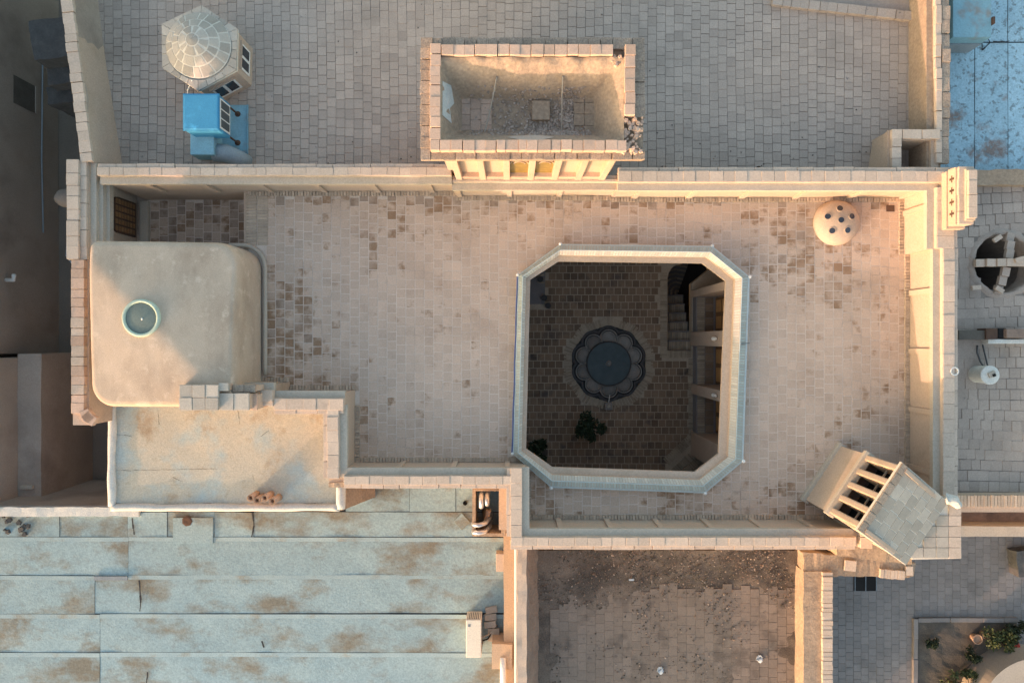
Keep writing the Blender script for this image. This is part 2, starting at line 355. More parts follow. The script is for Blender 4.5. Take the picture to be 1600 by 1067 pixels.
def parapet(A, B, out, t=.34, top=1.05, zb=-4.3, ribs=1.2, rib0=.6, e=(0, 0), zfloor=0, skirt=True, cop='coping', label=None):
    """wall with inner face A-B, outward direction out; coping bricks, inner ledge, ribs and a brick skirting"""
    A = Vector(A); B = Vector(B); out = Vector(out); d = (B - A).normalized(); A2 = A - d * e[0]; B2 = B + d * e[1]
    q = lambda p, o: tuple(p + out * o)
    mb = MB(); mb.prism([q(A, 0), q(B, 0), q(B, t), q(A, t)], zb, top - .14)
    W = mb.build('parapet_wall', 'plaster', house, rough=(.5, .006, 1.3))
    mb = MB(); mb.prism([q(A2, -.05), q(B2, -.05), q(B2, .105), q(A2, .105)], top - .21, top - .10); mb.build('ledge', 'ledge', W, rough=(.3, .005, 2.2))
    mb = MB(); mb.prism([q(A2, .10), q(B2, .10), q(B2, t - .004), q(A2, t - .004)], top - .15, top - .012); mb.build('coping_mortar', 'coping', W)
    row('coping_brick', q(A2, .105 + (t - .1) / 2), q(B2, .105 + (t - .1) / 2), t - .10, top - .13, top, .27, cop, W, gap=.005, jit=.0055)
    row('outer_course_brick', q(A2, t + .045), q(B2, t + .045), .085, top - .12, top - .035, .42, 'coping', W, jit=.008)
    n = int((B - A).length / ribs + .4)
    for i in range(n):
        s = rib0 + i * ribs
        if s > (B - A).length - .1: break
        c = A + d * s; mb = MB(); mb.prism([q(c - d * .055, .01), q(c + d * .055, .01), q(c + d * .055, -.042), q(c - d * .055, -.042)], zfloor + .055, top - .205)
        mb.build('rib', 'plaster', W)
    if skirt:
        mb = MB(); stripe(mb, q(A, -.055), q(B, -.055), .10, zfloor - .02, zfloor + .05, .068); mb.build('skirting_course', 'brick_small', W, shade=True)['kind'] = 'stuff'
    return W
N, E_, S_, W_ = (0, 1), (1, 0), (0, -1), (-1, 0)
parapet((-8.62, 3.343), (-1.26, 3.343), N, t=.265, rib0=.9, ribs=1.19, zfloor=0, skirt=False, e=(0, 0))
mb = MB(); stripe(mb, (-5.85, 3.288), (-1.26, 3.288), .10, -.02, .05, .068); mb.build('skirting_course', 'brick_small', floor_, shade=True)['kind'] = 'stuff'
parapet((-1.26, 3.243), (2.21, 3.243), N, t=.15, top=.93, rib0=.1, ribs=1.1)
parapet((2.21, 3.207), (9.20, 3.207), N, t=.33, rib0=.5, ribs=1.19)
parapet((8.73, 1.936), (8.73, 3.207), E_, rib0=.9, t=.47, e=(0, -.0))
parapet((8.857, -4.3), (8.857, 1.936), E_, rib0=.25, ribs=1.28)
parapet((-.026, -3.964), (7.15, -3.964), S_, t=.28, rib0=1.05, ribs=1.07)
parapet((.314, -3.964), (.314, -2.97), W_, ribs=5, rib0=3, e=(.105, .34))
parapet((-3.5, -2.69), (.314, -2.69), S_, t=.28, rib0=1.1, ribs=1.15, e=(.0, -.235))
parapet((-3.5, -2.97), (-3.5, -1.42), W_, rib0=9, e=(-.12, .1))
parapet((-4.957, -1.08), (-3.5, -1.08), S_, rib0=9, e=(0, .0))
parapet((-5.72, -.907), (-4.957, -.907), S_, rib0=9, e=(0, .0), top=1.12)
# lit mud crust along the outer south edges
for (x0, x1, y) in ((-.026, 7.15, -4.325), (-3.84, .0, -3.05)):
    mb = MB(); mb.box(x0, x1, y, y + .10, .62, .93); mb.build('outer_crust', 'mud', house, rough=(.12, .022, 5))
# corner return of the parapet beside the wind catcher
mb = MB(); mb.box(7.15, 7.49, -4.304, -3.6, -4.3, .91); W = mb.build('parapet_wall', 'plaster', house, rough=(.5, .006, 1.3))
row('coping_brick', (7.37, -4.30), (7.37, -3.6), .25, .92, 1.05, .27, 'coping', W)

# sunken entrance recess in the north-west corner
ZR = -.9
rec = [(-9.2, 3.6), (-6.0, 3.6), (-6.0, 1.8), (-9.2, 1.8)]
rf = slab('recess_floor', rec, [], ZR - .2, ZR - .004, 'plaster', house, 'mortar_light')
tiles(rf, [(-8.75, 3.34), (-6.0, 3.34), (-6.0, 1.9), (-8.75, 1.9)], [], ZR, .2075, .190, True, lambda x, y: random.choice(['tile_mid', 'tile_grey', 'tile_grey', 'tile_brown', 'tile_clean']), 300, (-7.5, 3), .024, jit=.0015, tilt=.004)
mb = MB(); mb.box(-5.99, -5.87, 1.8, 3.34, ZR - .2, -.02); mb.build('recess_riser', 'plaster', house, rough=(.3, .008, 2))
mb = MB(); mb.box(-8.74, -8.55, 1.9, 3.3, ZR - .1, ZR + .12); mb.build('door_step', 'ledge', house, bevel=.015)
mb = MB(); mb.box(-9.24, -8.86, 1.75, 3.75, -4.3, .93); ww = mb.build('parapet_wall', 'plaster', house, rough=(.5, .006, 1.3))
for x0, x1, z in ((-8.87, -8.74, .88), (-8.75, -8.66, .78), (-8.67, -8.59, .66)):
    mb = MB(); mb.box(x0, x1, 1.75, 3.75 if x1 < -8.7 else 3.40, z - .14, z); mb.build('ledge', 'ledge', ww, rough=(.3, .005, 2))
row('coping_brick', (-9.13, 1.7), (-9.13, 3.78), .25, .92, 1.06, .25, 'coping', ww); row('coping_brick', (-8.94, 1.7), (-8.94, 3.76), .13, .92, 1.0, .3, 'coping', ww)
mb = MB(); mb.box(-9.2, -8.86, -1.75, 1.75, -4.3, .93); ww2 = mb.build('parapet_wall', 'plaster', house, rough=(.5, .006, 1.3))
row('coping_brick', (-9.03, -1.5), (-9.03, 1.7), .27, .92, 1.05, .205, ['coping_pink', 'coping_pink', 'coping'], ww2)
for k in range(3): piece('coping_brick', (-8.86 + .05 * k, -1.52 - .05 * k, 1.0), (.2, .2, .12), .4 + .3 * k, 'coping_pink', ww2)
# arched carved door in the west wall of the recess
dx = -8.845
mb = MB(); w2, h0, hc = .40, .72, .98
prof = [(-w2, 0), (w2, 0), (w2, h0)] + [(w2 * math.cos(a), h0 + (hc - h0) * math.sin(a)) for a in [math.pi * i / 10 for i in range(1, 10)]] + [(-w2, h0)]
yd = at(0, 340, -.4).y
mb.v = [(dx - .02, yd + p[0], ZR + .13 + p[1]) for p in prof] + [(dx + .03, yd + p[0], ZR + .13 + p[1]) for p in prof]; n = len(prof)
mb.face(list(range(n))[::-1]); mb.face(list(range(n, 2 * n)))
for i in range(n): mb.face([i, (i + 1) % n, n + (i + 1) % n, n + i])
door = mb.build('arched_door', 'rust', house)
for i in range(5):
    for j in range(7):
        y = yd - .30 + .15 * i; z = ZR + .22 + .115 * j
        if z < ZR + .13 + h0 + .08 or abs(y - yd) < .2:
            mb = MB(); mb.hexa([(dx + .03, y - .055, z - .045), (dx + .045, y - .035, z - .028), (dx + .045, y + .035, z - .028), (dx + .03, y + .055, z - .045), (dx + .03, y - .055, z + .045), (dx + .045, y - .035, z + .028), (dx + .045, y + .035, z + .028), (dx + .03, y + .055, z + .045)])
            mb.build('door_panel', 'wood_dark', door)
mb = MB(); mb.box(dx - .02, dx + .05, yd - .07, yd + .07, .17, .27); mb.build('wall_lamp', 'plastic_white', house, bevel=.02)

# vaulted hall on the west side
def rrect(x0, x1, y0, y1, r, n=10):
    pts = []
    for (cx, cy, a0, rr) in ((x1 - r[0], y1 - r[0], 0, r[0]), (x0 + r[1], y1 - r[1], 90, r[1]), (x0 + r[2], y0 + r[2], 180, r[2]), (x1 - r[3], y0 + r[3], 270, r[3])):
        pts += [(cx + rr * math.cos(R(a0 + 90 * i / n)), cy + rr * math.sin(R(a0 + 90 * i / n))) for i in range(n + 1)]
    dense = []
    for i, p in enumerate(pts):
        q = pts[(i + 1) % len(pts)]; L = math.hypot(q[0] - p[0], q[1] - p[1]); k = max(1, int(L / .15))
        dense += [(p[0] + (q[0] - p[0]) * j / k, p[1] + (q[1] - p[1]) * j / k) for j in range(k)]
    return dense
VC = (-7.33, .49)      # a soft hip crosses the roof: one slope falls gently to the south-west, the other to the north-east
def vz(x, y):
    s_ = (x - VC[0]) * .731 + (y - VC[1]) * .682; c_ = (x - VC[0]) * .682 - (y - VC[1]) * .731
    h = math.sqrt(s_ * s_ + .10 ** 2); return 1.70 - (.105 * h + .045 * s_) - .018 * c_ * c_ - .012 * s_ * s_
ol = rrect(-8.46, -5.58, -1.33, 2.04, (.45, .12, .42, .12)); CC = (-7.02, .35)
mb = MB(); n = len(ol)
pr = [(1.0, -1.0), (1.0, 0), (1.0, .45), (.998, .78), (.992, .9), (.982, .955), (.968, .985), (.95, 1.0)] + [(.91 - .05 * i, 1.0) for i in range(18)]
for r, f in pr:
    for p in ol:
        x, y = CC[0] + (p[0] - CC[0]) * r, CC[1] + (p[1] - CC[1]) * r; zt = vz(x, y) + .014 * noise.noise(Vector((x * 1.1, y * 1.1, 0))) + .004 * noise.noise(Vector((x * 4, y * 4, 2)))
        mb.v.append((x, y, zt * f if f > 0 else f))
for i in range(len(pr) - 1):
    for k in range(n): mb.face([i * n + k, i * n + (k + 1) % n, (i + 1) * n + (k + 1) % n, (i + 1) * n + k])
mb.face([(len(pr) - 1) * n + k for k in range(n)])
vault = mb.build('vault_roof', 'plaster_vault', house, smooth=True)
cp = at(221.5, 497, 1.68); zc = vz(cp.x, cp.y)
mb = MB(); mb.lathe(cp, [(.375, zc - .12), (.375, zc + .03), (.365, zc + .045), (.325, zc + .045), (.31, zc + .03), (.31, zc + .005)], 48, closed=True); sk = mb.build('skylight_ring', 'green_ring', vault, smooth=True)
mb = MB(); mb.lathe(cp, [(.315, zc + .01), (.2, zc + .022), (.1, zc + .028), (.02, zc + .03)], 48); mb.build('skylight_glass', 'glass_grey', vault, smooth=True)
mb = MB(); mb.lathe((cp[0] + .03, cp[1] - .02), [(.012, zc + .03), (.022, zc + .04), (.008, zc + .05)], 8); mb.build('skylight_knob', 'white_paint', vault)
cb = [p for p in rrect(-8.8, -5.49, -1.0, 2.14, (.5, .1, .1, .1)) if p[0] > -6.3 and p[1] > -.85]
cb.sort(key=lambda p: math.atan2(p[1] - 0, p[0] + 7.2))
mb = MB(); mb.tube([(p[0], p[1], .05) for p in cb], .05, 8); mb.build('base_curb', 'ledge', house, smooth=True)
# brick piers stepping down between vault and annex
for (x0, x1, y0, y1, zt, mm) in ((280, 341, 601, 641, 1.80, 'stone_pale'), (341.5, 389, 614, 641, 1.70, 'stone_pale'), (341.5, 357, 598, 611, 1.75, 'stone_pale'), (363, 399, 601, 613, 1.55, 'coping_rough'), (391, 402, 615, 641, 1.45, 'coping_pink')):
    a, b = at(x0, y1, zt), at(x1, y0, zt)
    mb = MB(); mb.box(a.x + .02, b.x - .02, a.y + .02, b.y - .02, 0, zt - .05); P = mb.build('stepped_pier', 'plaster', house, rough=(.2, .008, 3))
    nx = max(1, round((b.x - a.x) / .27)); ny = max(1, round((b.y - a.y) / .27))
    for i in range(nx):
        for j in range(ny):
            piece('pier_tile', (a.x + (b.x - a.x) * (i + .5) / nx, a.y + (b.y - a.y) * (j + .5) / ny, zt - .025 + random.uniform(-.006, .006)), ((b.x - a.x) / nx - .008, (b.y - a.y) / ny - .008, .06), random.uniform(-.02, .02), mm, P)

# eave ring round the courtyard opening
def ring_pts(f): return [a.lerp(b, f) for a, b in zip(outp, innp)]
prof = [(0.0, 0.0), (0.0, .20), (.03, .225), (.36, .30), (.40, .325), (.44, .305), (.66, .235), (.67, .15), (1.0, .13), (1.0, .05), (.82, -.04), (.58, -.34), (.56, -.40)]
def sweep(name, prof, m, parent):
    mb = MB(); 
    for f, z in prof: mb.v += [(p.x, p.y, z) for p in ring_pts(f)]
    for i in range(len(prof) - 1):
        for k in range(8): mb.face([i * 8 + k, i * 8 + (k + 1) % 8, (i + 1) * 8 + (k + 1) % 8, (i + 1) * 8 + k])
    return mb.build(name, m, parent, fix=False)
eave = sweep('courtyard_eave', prof[:1] + prof[1:], 'plaster', house)
sweep('eave_flashing', [(-.012, 0.0), (-.012, .21), (.03, .235), (.10, .252)], 'flashing', eave)
mb = MB(); mb2 = MB(); mb3 = MB()
for i in range(8):
    j = (i + 1) % 8
    for (f0, f1, zo0, zo1) in ((.11, .375, .250, .312), (.435, .66, .315, .245)):
        a0, a1 = outp[i].lerp(innp[i], f0), outp[j].lerp(innp[j], f0); b0, b1 = outp[i].lerp(innp[i], f1), outp[j].lerp(innp[j], f1)
        n = max(3, round((a1 - a0).length / .062))
        for k in range(n):
            u, v = (k + .1) / n, (k + .9) / n; dz = random.uniform(-.003, .004)
            p = [a0.lerp(a1, u), a0.lerp(a1, v), b0.lerp(b1, v), b0.lerp(b1, u)]; z4 = [zo0, zo0, zo1, zo1]
            (mb3 if f0 < .2 else mb).hexa([(q.x, q.y, z - .03) for q, z in zip(p, z4)] + [(q.x, q.y, z + .006 + dz) for q, z in zip(p, z4)])
    a0, a1 = outp[i].lerp(innp[i], .40), outp[j].lerp(innp[j], .40)
    mb2.tube([(a0.x, a0.y, .325), (a1.x, a1.y, .325)], .012, 6)
mb.build('eave_brick_course', 'eave_brick', eave, shade=True)['kind'] = 'stuff'
mb3.build('eave_outer_course', 'eave_green', eave, shade=True)['kind'] = 'stuff'
mb2.build('eave_ridge_bead', 'flashing', eave)
for i in range(8):
    mb = MB(); mb.lathe(outp[i].lerp(innp[i], .0), [(.035, .2), (.04, .24), (.02, .27)], 8); mb.build('corner_cap', 'white_paint', eave, smooth=True)
mb = MB(); a, b = outp[7].lerp(innp[7], -.04), outp[6].lerp(innp[6], -.04)
mb.tube([(a.x + (b.x - a.x) * i / 12 + .006 * math.sin(i * 1.9), a.y + (b.y - a.y) * i / 12, .235 + .004 * math.sin(i)) for i in range(13)], .014, 6); mb.build('cable', 'cable_blue', eave)
mb = MB(); a = outp[2].lerp(outp[3], .36); mb.tube([(a.x - .16, a.y - .01, .31), (a.x + .03, a.y, .26), (a.x + .05, a.y, .02)], .008, 6); mb.build('cable', 'grille', eave)

# ---- courtyard below
ZF = -4.0
cf = [(.05, -3.95), (6.3, -3.95), (6.3, 2.65), (.05, 2.65)]
SX0, SX1 = at(1043, 0, ZF).x, at(1081, 0, ZF).x; SY0 = at(0, 548, ZF).y; SY1 = at(0, 412, ZF).y
arc = [(SX0 + .42 - .42 * math.cos(R(a)), SY1 - .42 + .42 * math.sin(R(a))) for a in range(10, 90, 16)]
stairhole = [(SX0, SY0), (SX1, SY0), (SX1, SY1 - .55), (SX1 + .5, SY1 - .15), (SX1 + .5, SY1 + .2), (SX0 + .5, SY1 + .2), (SX0 + .42, SY1)] + arc[::-1] + [(SX0, SY1 - .42)]
FC = at(951, 568, ZF)
fhole = [(FC.x + 1.05 * math.cos(R(a)), FC.y + 1.05 * math.sin(R(a))) for a in range(0, 360, 12)]
cfl = slab('courtyard_floor', cf, [stairhole, fhole], ZF - .3, ZF - .004, 'court_mortar', house)
tiles(cfl, [(.1, -3.85), (SX1 - .08, -3.85), (SX1 - .08, 2.5), (.1, 2.5)], [[(SX0 - .25, SY0 - .2), (SX1 + .2, SY0 - .2), (SX1 + .2, 2.6), (SX0 - .25, 2.6)], [(FC.x + 1.27 * math.cos(R(a)), FC.y + 1.27 * math.sin(R(a))) for a in range(0, 360, 12)],
      [(.1, 1.0), (.95, 1.0), (.95, 2.4), (.1, 2.4)], [tuple(at(p[0], p[1], ZF)) for p in ((1040, 722), (1083, 682), (1130, 700), (1100, 760), (1050, 760))]],
      ZF, .2065, .188, False, lambda x, y: 'court_tile', 300, (FC.x + .3, FC.y - .6), .024, jit=.002, tilt=.006, hj=.02)
mb = MB()
stripe(mb, (SX0 - .11, SY0 - .2), (SX0 - .11, SY1 - .25), .2, ZF - .02, ZF + .012, .062)
stripe(mb, (SX0, SY0 - .10), (SX1 + .1, SY0 - .10), .2, ZF - .02, ZF + .012, .062)
stripe(mb, (SX1 + .0, -2.9), (SX1 + .0, SY0 - .22), .2, ZF - .02, ZF + .012, .062)
stripe(mb, at(1040, 722, ZF), at(1080, 684, ZF), .24, ZF - .02, ZF + .012, .062)
for k in range(84):
    a = 2 * math.pi * k / 84; r = 1.17 + .03 * math.cos(10 * (a - math.pi / 2)); mb.rbox((FC.x + r * math.cos(a), FC.y + r * math.sin(a)), .22, .065, ZF - .02, ZF + .014, a)
mb.build('soldier_brick_border', 'court_brick', cfl, shade=True)['kind'] = 'stuff'
mb = MB(); mb.prism([(.1, 1.05), (.92, 1.05), (.95, 2.4), (.1, 2.4)], ZF - .02, ZF + .006); mb.build('cement_patch', 'cement_grey', cfl)
mb = MB()
for k in range(14):
    a = R(-8 + 9 * k); mb.rbox((.2 + .62 * math.cos(a), 1.75 + .62 * math.sin(a)), .2, .06, ZF, ZF + .02, a)
mb.build('brick_arc', 'court_brick', cfl, shade=True)['kind'] = 'stuff'
# corner steps in the south-east, treads of upright bricks
u = (at(1083, 682, ZF) - at(1040, 722, ZF)).normalized(); v = Vector((u.y, -u.x))
for k in range(4):
    mb = MB(); o0 = at(1048, 726, ZF) + v * (.20 + .21 * k); stripe(mb, o0 - u * .15, o0 + u * 1.15, .2, ZF - .1, ZF + .03 + .05 * k, .062); mb.build('corner_step', 'court_brick', cfl, shade=True)
# stairs going down to the cellar
for k in range(6):
    y0 = SY0 - .0 + .27 * k; z = ZF - .17 * (k + 1)
    mb = MB(); mb.box(SX0 - .02, SX1 + .02, y0, y0 + .30, z - .3, z - .02); st = mb.build('stair_step', 'cement_grey', cfl)
    mb = MB(); stripe(mb, (SX0, y0 + .135), (SX1, y0 + .135), .25, z - .03, z, .062); mb.build('tread_bricks', 'court_brick', st, shade=True)['kind'] = 'stuff'
pv = Vector((SX1 + .02, SY0 + 1.62))
for k in range(5):
    a0, a1 = R(180 - 22 * k), R(180 - 22 * (k + 1)); z = ZF - .17 * (k + 7)
    mb = MB(); pp = [pv, pv + Vector((math.cos(a0), math.sin(a0))) * 1.1, pv + Vector((math.cos(a1), math.sin(a1))) * 1.1]; mb.prism(pp, z - .3, z - .02); st = mb.build('stair_step', 'cement_grey', cfl)
    mb = MB()
    for j in range(7):
        rr = .2 + .13 * j; am = (a0 + a1) / 2; mb.rbox(pv + Vector((math.cos(am), math.sin(am))) * rr, .055, max(.06, rr * .36), z - .03, z, am)
    mb.build('tread_bricks', 'court_brick', st, shade=True)['kind'] = 'stuff'
mb = MB(); mb.box(SX0 - .6, SX1 + 1.2, SY0 - .4, SY1 + .8, ZF - 2.6, ZF - 2.4); mb.build('cellar_floor', 'stone_dark', house)
# walls of the court
mb = MB()
mb.box(-.3, .05, -4.3, 3.0, ZF - .3, -.36); mb.box(.05, 6.6, 2.65, 3.0, ZF - .3, -.36); mb.box(.05, 6.6, -4.3, -3.95, ZF - .3, -.36); mb.box(6.3, 6.6, -3.95, 2.65, ZF - .3, -.36)
cw = mb.build('court_wall', 'plaster', house)
PX = 5.09; ZP = ZF + .38; DXW = 5.63
yb = [at(0, p, ZP).y for p in (465, 518, 541, 600, 617, 676)]
mb = MB(); mb.box(PX, 6.3, -3.0, at(0, 458, ZP).y, ZF - .05, ZP - .012); plat = mb.build('porch_platform', 'cement_grey', house)
mb = MB(); mb.box(DXW + .05, 6.3, -3.6, yb[0] + .22, ZP - .01, -.4); bw = mb.build('porch_back_wall', 'plaster', house)
for b0, b1 in ((yb[1], yb[0]), (yb[3], yb[2]), (yb[5], yb[4])):
    mb = MB(); stripe(mb, (PX + .13, b0), (PX + .13, b1), .2, ZP - .03, ZP + .004, .062); mb.build('porch_brick_edge', 'court_brick', plat, shade=True)['kind'] = 'stuff'
    n = round((b1 - b0) / .2)
    for k in range(n): piece('porch_tile', (PX + .36, b0 + (b1 - b0) * (k + .5) / n, ZP - .01), (.22, (b1 - b0) / n - .012, .03), 0, 'court_tile', plat)
    mb = MB(); mb.box(DXW - .01, DXW + .06, b0 + .02, b1 - .02, ZP, ZP + 2.2); dr = mb.build('door', 'wood_dark', house)
    for s in (0, 1):
        for zz in range(4):
            yy = b0 + .02 + (b1 - b0 - .04) * (s + .5) / 2; hw = (b1 - b0) / 4 - .07
            mb = MB(); mb.box(DXW - .025, DXW - .008, yy - hw, yy + hw, ZP + .1 + .52 * zz, ZP + .52 + .52 * zz); mb.build('door_panel', 'wood', dr, bevel=.006)
for y0, y1 in ((yb[2] + .01, yb[1] - .01), (yb[4] + .01, yb[3] - .01), (-3.2, yb[5] - .01), (yb[0] + .02, yb[0] + .22)):
    mb = MB(); mb.box(PX - .05, DXW + .08, y0, y1, ZF - .02, -.42); pier = mb.build('porch_pier', 'plaster', house, bevel=.02)
    if y1 < .5 and y0 > -2.6:
        ym = (y0 + y1) / 2; mb = MB(); mb.lathe((PX - .10, ym), [(.03, -1.75), (.05, -1.7), (.055, -1.62), (.025, -1.55), (.045, -1.5), (.01, -1.45)], 10); mb.tube([(PX - .04, ym, -1.6), (PX - .10, ym, -1.6)], .02, 6); mb.build('wall_lamp', 'white_paint', house, smooth=True)
for y0, y1 in ((-3.2, yb[0] + .22),):
    mb = MB(); mb.box(PX - .02, DXW + .08, y0, y1, -1.0, -.45); mb.build('porch_lintel', 'plaster', house)

# rounded plaster spout on the west side
c = at(88, 308, -.6); mb = MB(); mb.tube([(c.x + 1.3, c.y - .0, -.7), (c.x + .4, c.y, -.7), (c.x + .05, c.y, -.75), (c.x - .12, c.y, -.85)], [.26, .25, .2, .1], 14); mb.build('plaster_bulge', 'wall_alley', house, smooth=True)

# ================================================================== NORTH NEIGHBOUR: grey paved roof
nh = thing('grey_roof_house', (1, 6, -4.3), 'long house with flat roof of dusty grey paving tiles above the terrace', 'house')
nr = [(-9.55, 3.62), (9.4, 3.62), (9.4, 11.0), (-9.9, 11.0)]
mb = MB(); mb.prism(nr, -4.3, -.012); nf = mb.build('roof_floor', 'joint_dark', nh)
def nwob(x, y): return (.05 * noise.noise(Vector((x * .3, y * .3, 5))), .04 * noise.noise(Vector((x * .4, y * .4, 9))))
npoly = [tuple(at(180, 274)), tuple(at(1434, 274)), tuple(at(1436, 22)), tuple(at(1205, -4)), tuple(at(1205, -30)), tuple(at(134, -30))]
tiles(nf, npoly, [[(-1.3, 3.5), (2.0, 3.5), (2.0, 5.2), (-1.3, 5.2)]], 0, .199, .192, True, lambda x, y: 'roof_grey' if noise.noise(Vector((x * .5, y * .5, 1))) + random.gauss(0, .25) < .5 else 'roof_grey_dark', 300, (-2, 5.5), .024, jit=.003, tilt=.009, hj=.16, wob=nwob)
p2 = [tuple(at(1205, -4)), tuple(at(1426, 22)), tuple(at(1440, -40)), tuple(at(1205, -40))]
mb = MB(); mb.prism(p2, -.01, .02); mb.build('raised_roof_patch', 'roof_grey_dark', nf)
row('curb_brick', at(1205, 4), at(1424, 29), .20, .0, .10, .21, 'roof_grey', nf)
mb = MB()
for k in range(420):
    x = random.uniform(-8.4, 8.6); y = 3.72 + random.expovariate(3.5)
    if k > 300: y = random.uniform(3.8, 8)
    if noise.noise(Vector((x * .9, y * .9, 3))) > -.15 and not (-1.4 < x < 2.1 and y < 5.3): mb.rock((x, y, .006), random.choice([.006, .009, .013, .02]), random.choice([0, 0, 1]))
mb.build('debris', ['soil', 'stone_rubble'], nh, shade=True)['kind'] = 'stuff'
# west wall of that roof, leaning in perspective
a0, a1 = at(112, 0, 1.0), at(141, 252, 1.05); b0, b1 = at(150, 0), at(191, 256)
def slopewall(name, top0, top1, bot0, bot1, z0, z1, thick, outdir, m, parent, zb=-4.3):
    o = Vector(outdir) * thick; mb = MB()
    P = lambda v, z: (v[0], v[1], z)
    mb.hexa([P(bot0, z0), P(bot1, z0), P(Vector(bot1) + o * 1.6, z0), P(Vector(bot0) + o * 1.6, z0), P(top0, z1), P(top1, z1), P(Vector(top1) + o, z1), P(Vector(top0) + o, z1)])
    return mb.build(name, m, parent, rough=(.35, .012, 1.6))
def ext(p, q, f): p = Vector(p); q = Vector(q); return p + (p - q) * f
Wn = slopewall('boundary_wall', ext(a0, a1, .4), a1, ext(b0, b1, .4), b1, -.02, .95, .2, (-1, .08), 'plaster', nh)
mb = MB(); mb.prism([tuple(ext(a0, a1, .4)), tuple(a1), (a1.x - .24, a1.y), (ext(a0, a1, .4).x - .24, ext(a0, a1, .4).y)], -4.3, .93); mb.build('outer_wall', 'wall_alley', nh)
row('coping_brick', ext(a0, a1, .4) + Vector((-.10, 0)), a1 + Vector((-.10, 0)), .24, .945, 1.02, .21, 'coping', Wn, jit=.01)
a0, a1 = at(1461, 0, .75), at(1464, 255, .75); b0, b1 = at(1429, 0), at(1425, 262)
We = slopewall('boundary_wall', ext(a0, a1, .4), a1, ext(b0, b1, .4), b1, -.02, .70, .22, (1, 0), 'plaster', nh)
row('coping_brick', at(1466, -60, .75), at(1466, 255, .75), .12, .69, .77, .22, 'coping', We, jit=.012)
row('coping_brick', at(1478, -60, .75), at(1478, 255, .75), .17, .66, .745, .3, 'coping_rough', We, jit=.015)
mb = MB(); mb.box(8.85, 9.15, 3.6, 10.5, -4.3, .66); mb.build('outer_wall', 'mud', nh)
# square brick rimmed shaft by the east wall
a, b = at(1394, 262, .8), at(1470, 202, .8)
rim = [(a.x, a.y), (b.x, a.y), (b.x, b.y), (a.x, b.y)]; i0, i1 = at(1411, 262, .8), at(1458, 218, .8)
sw = slab('shaft_wall', rim, [[(i0.x, i0.y - .3 + .31), (i1.x, i0.y - .3 + .31), (i1.x, i1.y), (i0.x, i1.y)]], -.4, .72, 'plaster', nh)
row('rim_brick', (a.x, b.y - .10), (b.x, b.y - .10), .2, .725, .80, .2, 'coping', sw); row('rim_brick', (a.x + .10, a.y), (a.x + .10, b.y - .2), .2, .725, .80, .2, 'coping', sw)
mb = MB(); mb.hexa([(at(1354, 0).x, a.y, -.02), (a.x, a.y, -.02), (a.x, b.y - .05, -.02), (at(1362, 0).x, b.y - .15, -.02), (a.x - .04, a.y, .70), (a.x, a.y, .70), (a.x, b.y, .70), (a.x - .04, b.y, .70)]); mb.build('shaft_buttress', 'plaster', nh, rough=(.25, .01, 2))
mb = MB(); p = at(1184, 266, .75); mb.lathe((p.x, p.y + .02), [(.055, .0), (.055, .80), (.042, .80), (.042, .60), (.002, .60)], 14); mb.build('vent_pipe', 'dark', nh)

# ================================================================== RUINED WIND TOWER
tw = thing('ruined_wind_tower', (.36, 4.3, 0), 'roofless brick rimmed wind tower filled with rubble behind the terrace', 'wind tower')
mb = MB(); mb.box(-1.33, 2.06, 3.56, 5.2, -.1, 2.05)
for q in ((-1.33, -1.29, 3.56, 5.2), (2.02, 2.06, 3.56, 5.2), (-1.29, 2.02, 3.56, 3.60), (-1.29, 2.02, 5.14, 5.2)): mb.box(*q, 2.05, 2.75)
mb.build('tower_body', 'plaster', tw)
mb = MB(); mb.box(-1.10, 1.88, 3.50, 3.56, .7, 2.72); fac = mb.build('facade', 'plaster', tw)
fx = [-1.10 + i * (2.98 - .0) / 6 for i in range(7)]
for i, x in enumerate(fx):
    mb = MB(); mb.box(x - .065, x + .065, 3.38, 3.51, .8, 2.70); mb.build('pilaster', 'plaster', fac, bevel=.012)
for i in range(6):
    x0, x1 = fx[i] + .065, fx[i + 1] - .065
    mb = MB(); mb.box(x0, x1, 3.40, 3.50, .8, 1.12); mb.build('niche_sill', 'coping_pink', fac)
    if i in (2, 3):
        mb = MB(); mb.box(x0, x1, 3.485, 3.496, 1.12, 2.5); mb.build('amber_pane', 'amber_glass', fac)
        xm, hw = (x0 + x1) / 2, (x1 - x0) / 2; mb = MB()
        for k in range(9):
            a0_, a1_ = math.pi * k / 9, math.pi * (k + 1) / 9
            for rr in (.98, .6): mb.tube([(xm + hw * rr * math.cos(a0_), 3.47, 1.9 + hw * 1.4 * rr * math.sin(a0_)), (xm + hw * rr * math.cos(a1_), 3.47, 1.9 + hw * 1.4 * rr * math.sin(a1_))], .014, 5)
        mb.build('arch_tracery', 'plaster', fac)
mb = MB(); mb.box(-1.2, 2.0, 3.34, 3.56, 2.62, 2.76); mb.build('cornice', 'plaster', tw)
olx0, olx1, oly0, oly1 = -1.66, 2.41, 3.30, 5.50
ledge = slab('rim_slab', [(olx0 + .02, oly0 + .02), (olx1 - .02, oly0 + .02), (olx1 - .02, oly1 - .02), (olx0 + .02, oly1 - .02)], [[(-1.29, 3.61), (2.02, 3.61), (2.02, 5.12), (-1.29, 5.12)]], 2.66, 2.79, 'mud', tw)
for p0, p1, sk in (((olx0, oly0 + .10), (olx1, oly0 + .10), ()), ((olx0, oly1 - .10), (olx1, oly1 - .10), ())): row('ledge_brick', p0, p1, .21, 2.785, 2.86, .2, 'coping_rough', ledge, skip=sk, jit=.008)
